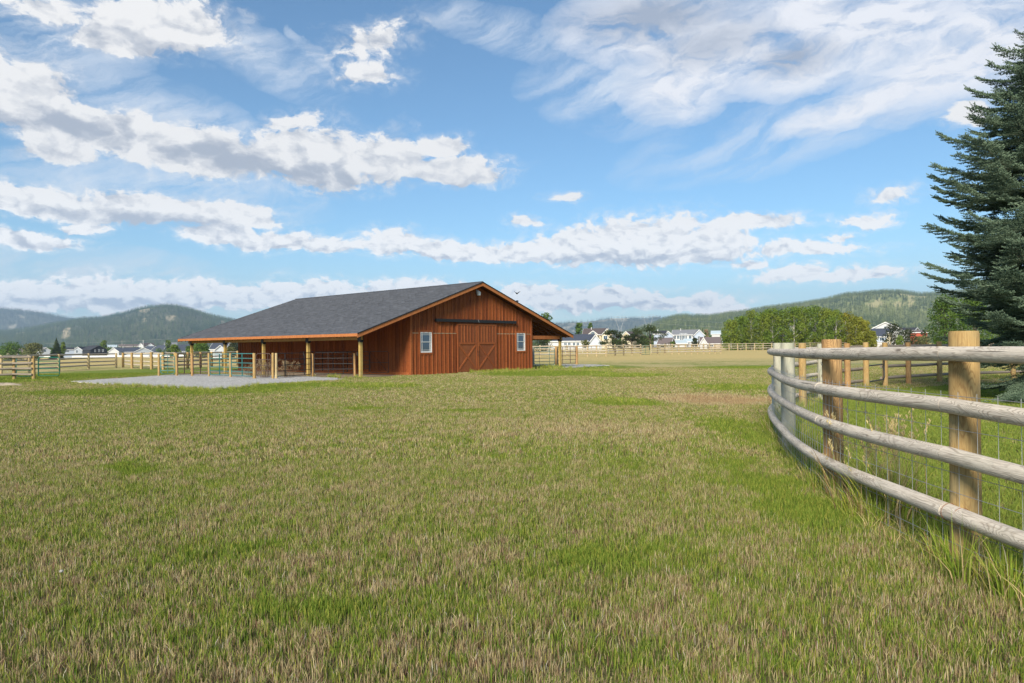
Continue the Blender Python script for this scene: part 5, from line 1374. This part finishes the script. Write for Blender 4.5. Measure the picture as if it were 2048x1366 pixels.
grass_zone("grass", 18.0, 44.0, 1.0, [patch("stubble_far", 1700, 1.04, .035, .070, .0105, 80 + k, .34, 70) for k in range(4)], [patch("lawn_far", 1700, 1.04, .03, .05, .0105, 90 + k, .5, 50) for k in range(2)], 3)

# taller tufts: along gravel edge, barn foot, fence line
def tuft_mesh(n, h, spread, w, rng, lean=.45, green=True, seed_heads=0):
    V_, F_, A = [], [], []
    for i in range(n):
        a = rng.uniform(0, 6.28); r_ = spread * abs(rng.normal(0, .5)); x, y = math.cos(a) * r_, math.sin(a) * r_; H = h * rng.uniform(.5, 1.1); la = a + rng.normal(0, .8); ln = H * abs(rng.normal(0, lean)); fa = rng.uniform(0, 6.28)
        dx_, dy_ = math.cos(fa) * w / 2, math.sin(fa) * w / 2; K = 4; i0 = len(V_)
        rv = rng.random() * (.52 if green else 1.0)
        for k in range(K + 1):
            t = k / K; s_ = (1 - t ** 2) * .95 + .05
            X_ = x + math.cos(la) * ln * t ** 1.8; Y_ = y + math.sin(la) * ln * t ** 1.8; Z_ = H * (t - .25 * (ln / H) * t ** 2.5) - .01
            V_ += [(X_ - dx_ * s_, Y_ - dy_ * s_, Z_), (X_ + dx_ * s_, Y_ + dy_ * s_, Z_)]; A += [rv, rv]
        for k in range(K): F_.append((i0 + 2 * k, i0 + 2 * k + 1, i0 + 2 * k + 3, i0 + 2 * k + 2))
    for i in range(seed_heads):
        a = rng.uniform(0, 6.28); r_ = spread * rng.random() * .7; x, y = math.cos(a) * r_, math.sin(a) * r_; H = h * rng.uniform(1.0, 1.6); la = rng.uniform(0, 6.28); ln = H * rng.uniform(.1, .35)
        pts = [(x + math.cos(la) * ln * t ** 2, y + math.sin(la) * ln * t ** 2, H * (t - .1 * t ** 3)) for t in (0, .25, .5, .75, 1)]
        for j in range(4):
            i0 = len(V_); p_, q = pts[j], pts[j + 1]; ww = .0012
            V_ += [(p_[0] - ww, p_[1], p_[2]), (p_[0] + ww, p_[1], p_[2]), (q[0] + ww, q[1], q[2]), (q[0] - ww, q[1], q[2])]; F_.append((i0, i0 + 1, i0 + 2, i0 + 3)); A += [.9] * 4
        for j in range(14):
            t = .8 + .22 * rng.random(); c3 = (x + math.cos(la) * ln * t ** 2 + rng.normal(0, .005), y + math.sin(la) * ln * t ** 2 + rng.normal(0, .005), H * (t - .1 * t ** 3)); i0 = len(V_)
            e = .008; da = rng.uniform(0, 6.28)
            V_ += [c3, (c3[0] + math.cos(da) * e * .5, c3[1] + math.sin(da) * e * .5, c3[2] + e), (c3[0] + math.cos(da) * e, c3[1] + math.sin(da) * e, c3[2] + e * 2.4), (c3[0] - math.cos(da) * e * .3, c3[1], c3[2] + e * 1.5)]; F_.append((i0, i0 + 1, i0 + 2, i0 + 3)); A += [.93] * 4
    return np_mesh("tuft_kind", V_, F_, {"rnd": A})
rng = np.random.default_rng(5)
tg = [tuft_mesh(60, .30, .12, .006, rng), tuft_mesh(50, .38, .10, .006, rng, .5), tuft_mesh(44, .24, .14, .007, rng, .5, False)]
sd = [tuft_mesh(26, .34, .10, .005, rng, .5, False, 9), tuft_mesh(18, .30, .10, .005, rng, .5, True, 6)]
pts, scl, pk = [], [], []
path2 = []
for si, seg in enumerate(crom(NP, 30)[:9]): path2 += [(p_, si) for p_ in seg[:-1]]
for (p_, si) in path2:
    if rng.random() < (.9 if si < 6 else .55):
        pts.append((p_[0] + rng.normal(-.02, .09), p_[1] + rng.normal(0, .08), 0)); near_ = 1.0 if p_[1] > 5 else .75
        scl.append(rng.uniform(.4, 1.0) * near_); pk.append(rng.choice([0, 1, 2, 2]))
def clump_at(cx_, cy_, n_, sc, kinds_, sp=.2):
    for _ in range(n_): pts.append((cx_ + rng.normal(0, sp), cy_ + rng.normal(0, sp), 0)); kk_ = rng.choice(kinds_); pk.append(kk_); scl.append((1.95 if kk_ > 2 else 1.5) * sc * rng.uniform(.75, 1.15))
for (px_, Zz, n_, sc, kk) in ((1575, 11.6, 10, 1.0, [0, 1]), (1590, 10.4, 9, .85, [0, 1]), (1630, 8.8, 6, .75, [0, 1, 2]), (1610, 9.4, 5, .8, [0, 1]), (1722, 6.4, 5, .85, [1, 3, 3]), (1745, 6.0, 9, .9, [1, 2, 3, 3, 3]), (1772, 5.8, 6, .95, [0, 1, 3]), (1700, 6.6, 4, .7, [2, 3]),
                              (1895, 4.75, 4, .7, [0, 2]), (1945, 4.45, 3, .65, [0, 2]), (1990, 4.1, 4, .75, [0, 1, 2]), (2035, 3.95, 3, .9, [0, 2]), (1560, 13.0, 8, .9, [0, 1, 2]), (1680, 7.1, 5, .6, [2, 1])):
    x, y = AT(px_, Zz); clump_at(x, y, n_, sc, kk, .10)
scatter("tall_grass", pts, scl, pk, tg + sd, M["tall"])
pts2, scl2, pk2 = [], [], []
for _ in range(900):
    yy = rng.uniform(2.3, 26) ; xx = rng.uniform(-.8, .8) * yy
    if lawn_here(xx - .5, yy) or not shrink_ok(xx, yy, .3): continue
    pts2.append((xx, yy, 0)); scl2.append(rng.uniform(.22, .42)); pk2.append(rng.integers(0, 3))
scatter("pasture_tufts", pts2, scl2, pk2, [tuft_mesh(34, .26, .18, .008, rng, .8), tuft_mesh(26, .34, .12, .007, rng, .6), tuft_mesh(30, .26, .2, .008, rng, .9, False)], M["blade"])
# lush tufts by the gravel and barn
pts, scl, pk = [], [], []
def row(px0, py0, px1, py1, n_, sc, jit=1.5, kk=(0, 1, 0, 1, 2)):
    for _ in range(n_):
        t = rng.random(); px_ = px0 + (px1 - px0) * t; py_ = py0 + (py1 - py0) * t + rng.normal(0, jit); x, y = G(px_, py_)
        if inside((x, y), core) or inside((x, y), PAD1): continue
        pts.append((x, y, 0)); scl.append(sc * rng.uniform(.5, 1.1)); pk.append(rng.choice(kk))
row(200, 770, 300, 774, 60, .6); row(300, 775, 430, 782, 120, .6); row(430, 781, 520, 772, 70, .6); row(520, 771, 700, 764, 110, .5)
row(640, 774, 830, 772, 160, .55, 2); row(940, 745, 1060, 742, 170, .7, 1.8); row(1060, 739, 1230, 740, 240, .65, 3); row(1180, 750, 1310, 752, 120, .55, 2); row(1190, 800, 1290, 808, 70, .5, 2); row(1400, 778, 1530, 776, 60, .5, 2)
row(1065, 735, 1125, 736, 60, .9, .8); row(612, 753, 640, 753, 14, .8, .6); row(655, 756, 680, 757, 20, 1.0, .6); row(690, 757, 730, 757, 14, .7, .6); row(330, 786, 640, 782, 140, .45, 3); row(60, 765, 300, 780, 160, .45, 4); row(0, 760, 120, 762, 60, .55, 2)
row(825, 753, 910, 748, 24, .3, .6)
scatter("lush_grass", pts, scl, pk, [tuft_mesh(40, .30, .16, .012, rng), tuft_mesh(36, .36, .14, .012, rng, .5), tuft_mesh(30, .26, .16, .012, rng, .5, False)], M["tall"])

# dry weeds inside the corral
for (px_, Zz, hh, ww, lb) in ((530, 35.2, 1.05, 1.5, "tall tangle of dry brown weeds behind the brown panel"), (572, 35.4, .95, 1.3, "dry brown weed clump behind the long dark panel"), (505, 37.0, .7, 1.2, "lower dry weed clump behind the teal gate")):
    x, y = AT(px_, Zz); o = thing("dry_weed", lb, "weeds", (x, y, 0), 0, "dry weeds in the corral"); rg = np.random.default_rng(int(px_))
    mb = MB(); ce, ra = [], []
    for i in range(34):
        a = rg.uniform(0, 6.28); r_ = ww * .5 * rg.random(); bx_, by_ = math.cos(a) * r_ * .5, math.sin(a) * r_ * .5; tx, ty, tz = math.cos(a) * r_, math.sin(a) * r_, hh * rg.uniform(.5, 1)
        mb.tube([(bx_, by_, 0), ((bx_ + tx) / 2, (by_ + ty) / 2, tz * .6), (tx, ty, tz)], [.007, .005, .003], 4, caps=False); ce.append((tx, ty, tz * .85)); ra.append((.1, .1, .14))
    obj("stem", mb, M["leaf_dry"], o, off=False); V_, F_, A = leaf_cloud(ce, ra, 900, .022, rg, .1); new_obj("leaves", np_mesh("leaves", V_, F_, {"rnd": A}), M["leaf_dry"], o)["kind"] = "stuff"

# low dirt mound at the field's edge
def mound(label, px_, py_, rx, ry, h, seed):
    x, y = G(px_, py_); rg = random.Random(seed); n, mm = 26, 9; V_ = []; F_ = []
    for j in range(mm):
        r_ = 1 - j / (mm - 1)
        for k in range(n):
            a = 2 * PI * k / n; e = 1 + .18 * math.sin(3 * a + seed) + rg.uniform(-.05, .05); V_.append((math.cos(a) * rx * r_ * e, math.sin(a) * ry * r_ * e, h * (1 - r_ ** 2) * rg.uniform(.8, 1.15) - .03))
    for j in range(mm - 1):
        for k in range(n): F_.append((j * n + k, j * n + (k + 1) % n, (j + 1) * n + (k + 1) % n, (j + 1) * n + k))
    o = new_obj("dirt_mound", np_mesh("dirt_mound", V_, F_, None, True), plain("pale_dirt", (.40, .33, .24), 1, 0, .3)); o.location = (x, y, 0); tag(o, label, "dirt mound", "dirt mounds")
mound("pale low dirt mound beside the log fence end post", 8, 772, .9, .7, .16, 2)
mound("flat crumbly spill of pale dirt next to the mound", 40, 772, .6, .4, .07, 4)

# dandelion clocks in the turf
for (px_, py_, lb) in ((120, 1185, "white dandelion clock standing in the near stubble"),):
    x, y = G(px_, py_); o = thing("dandelion", lb, "flower", (x, y, 0)); 
    obj("stem", MB().tube([(x, y, 0), (x + .005, y, .08), (x, y, .13)], .0018, 5), M["leaf_bright"], o); obj("seed_head", MB().blob((x, y, .135), (.012, .012, .009), 8, 6), M["concrete"], o)

# birds at the roof
def bird(label, P, spread):
    x, y, z = P; o = thing("bird", label, "bird", P, .6, "birds at the roof")
    mb = MB().blob((0, 0, 0), (.045, .10, .045), 8, 6).blob((0, .10, .035), (.03, .035, .03), 7, 5)
    mb.face([(-.015, -.09, 0), (.015, -.09, 0), (.03, -.2, .0), (-.03, -.2, 0)]); mb.face([(-.006, .13, .035), (.006, .13, .035), (0, .16, .03)])
    for s_ in (-1, 1):
        if spread: mb.face([(s_ * .03, .05, .02), (s_ * .15, .06, .10), (s_ * .26, -.02, .14), (s_ * .14, -.06, .07), (s_ * .03, -.05, .02)])
        else: mb.face([(s_ * .045, .06, .01), (s_ * .05, -.02, .0), (s_ * .02, -.16, -.01), (s_ * .03, .0, .03)])
    obj("body", mb, M["bracket"], o, off=False)
    if not spread: obj("leg", MB().bar((0.015, 0, -.09), (.015, 0, -.03), .006, .006, (0, 1, 0)).bar((-.015, 0, -.09), (-.015, 0, -.03), .006, .006, (0, 1, 0)), M["bracket"], o, off=False)
ub = 8.15; wxy = to_world(ub, -OV + .05)
bird("dark bird perched on the barn's sloping roof edge", (wxy[0], wxy[1], roofz(ub) + .09), False)
ub = 7.7; wxy = to_world(ub, -OV - .3)
bird("dark bird in flight just above the sloping roof edge", (wxy[0], wxy[1], roofz(ub) + .36), True)

# ---------------------------------------------------------------- the big spruce
def brush(V_, F_, A, p, d_, L, rg, r=.020, nn=12):
    """one needle-clad twig"""
    d_ = d_.normalized(); ref = Vector((0, 0, 1)) if abs(d_.z) < .9 else Vector((1, 0, 0)); s_ = d_.cross(ref).normalized(); u_ = s_.cross(d_)
    rv = rg.random()
    for k in range(nn):
        t = (k + rg.random()) / nn; a = rg.random() * 6.283; o_ = s_ * math.cos(a) + u_ * math.sin(a)
        b_ = p + d_ * (L * t); e = r * (1.15 - .55 * t); tip = b_ + o_ * e + d_ * (e * .9); ww = d_.cross(o_) * (.0048)
        i0 = len(V_); V_.extend((tuple(b_ - ww * 1.6), tuple(b_ + ww * 1.6), tuple(tip + ww), tuple(tip - ww))); F_.append((i0, i0 + 1, i0 + 2, i0 + 3))
        c__ = min(1, max(0, rv * .5 + .3 * t + rg.random() * .3)); A.extend((c__,) * 4)
def spruce_branch(L, seed):
    rg = random.Random(seed); V_, F_, A = [], [], []; wood = MB()
    def main(s_): return Vector((L * s_, L * .05 * math.sin(s_ * 3 + seed), L * (-.20 * s_ + .22 * s_ ** 3)))
    wood.tube([main(s_ / 6) for s_ in range(7)], [.022 * L / 2 * (1 - s_ / 6.5) + .003 for s_ in range(7)], 5, caps=False)
    s_ = .10; side = 1
    while s_ < 1.0:
        p = main(s_); tdir = (main(min(1, s_ + .02)) - main(s_ - .02)).normalized()
        for side in (-1, 1):
            l2 = L * (.36 * (1 - s_) + .07) * rg.uniform(.75, 1.15)
            d2 = (tdir * .75 + Vector((0, side, 0)) * .80 + Vector((0, 0, rg.uniform(-.30, .02)))).normalized()
            q = 0.0
            wood.tube([p, p + d2 * l2 * .95], [.005, .002], 3, caps=False)
            while q < l2:
                pp = p + d2 * q + Vector((0, 0, -.10 * q * q / l2 + .10 * (q / l2) ** 3 * l2))
                for s3 in (-1, 1):
                    d3 = (d2 * .8 + d2.cross(Vector((0, 0, 1))) * s3 * .75 + Vector((0, 0, rg.uniform(-.25, .35)))).normalized()
                    brush(V_, F_, A, pp, d3, min(.17, .055 + (l2 - q) * .30) * rg.uniform(.8, 1.2), rg)
                q += .055
            brush(V_, F_, A, p + d2 * (l2 * .93), (d2 + Vector((0, 0, .25))).normalized(), .11, rg)
        brush(V_, F_, A, p, (tdir + Vector((0, 0, .3))).normalized(), .10, rg)
        s_ += .085 / L * 1.15
    brush(V_, F_, A, main(.97), (main(1) - main(.95)).normalized() + Vector((0, 0, .35)), .15, rg, .02, 16)
    me_ = np_mesh("spruce_branch", V_, F_, {"rnd": A})
    wm_ = wood.mesh("spruce_wood", uv=True); return me_, wm_
SB = {}
for L_ in (2.9, 2.2, 1.5, .8): SB[L_] = [spruce_branch(L_, int(L_ * 10) + k) for k in range(2)]
SX, SY = AT(2092, 17.0); SH = 9.5
st = thing("spruce_tree", "big blue green spruce standing on the lawn behind the rail fence", "tree", (SX, SY, 0))
obj("trunk", MB().tube([(SX, SY, -.2), (SX, SY, 2.5), (SX + .03, SY, 6), (SX, SY, SH)], [.22, .18, .11, .015], 10), M["bark"], st, True)
rg = random.Random(42); z = .55; cnt = 0; ang = 0
while z < SH - .15 and cnt < 285:
    f = (z - .55) / (SH - .55); Lw_ = 2.64 * (1 - (z / SH) ** 3.8) * (.66 + .34 * sstep(1.3, 2.7, z))
    nb = 6 if f < .6 else 5
    for k in range(nb):
        ang = 2 * PI * (k + rg.random() * .6) / nb + z * 2.1
        L_ = Lw_ * rg.choice((.60, .76, .86, .94, 1.04)) * rg.uniform(.94, 1.05) + .10
        key = min(SB, key=lambda q: abs(q - L_)); me_, wm_ = SB[key][rg.randrange(2)]
        o = new_obj("branch", me_, M["leaf_spruce"], st); sc = L_ / key
        tilt = -.10 + .42 * f + rg.uniform(-.10, .12) - (.30 if z < 1.0 else 0)
        o.location = (0, 0, z + rg.uniform(-.1, .1)); o.rotation_euler = (0, -tilt, ang); o.scale = (sc, sc, sc)
        if sc * key > .9 and k % 2 == 0:
            w_ = new_obj("bough", wm_, M["bark"], o)
        cnt += 1
    z += .215

# ---------------------------------------------------------------- haze over the valley
hz = MB().box((-8900, -3000, -5.0), (8900, 8900, 620)).mesh("haze")
hm_ = bpy.data.materials.new("haze"); hm_.use_nodes = True; n_ = hm_.node_tree; n_.nodes.clear()
o_ = n_.nodes.new("ShaderNodeOutputMaterial"); pv = n_.nodes.new("ShaderNodeVolumePrincipled")
pv.inputs["Color"].default_value = (.56, .76, 1.0, 1); pv.inputs["Density"].default_value = 1.1e-4; pv.inputs["Anisotropy"].default_value = 0.1
n_.links.new(pv.outputs[0], o_.inputs["Volume"])
ho = new_obj("haze", hz, hm_); ho["kind"] = "stuff"
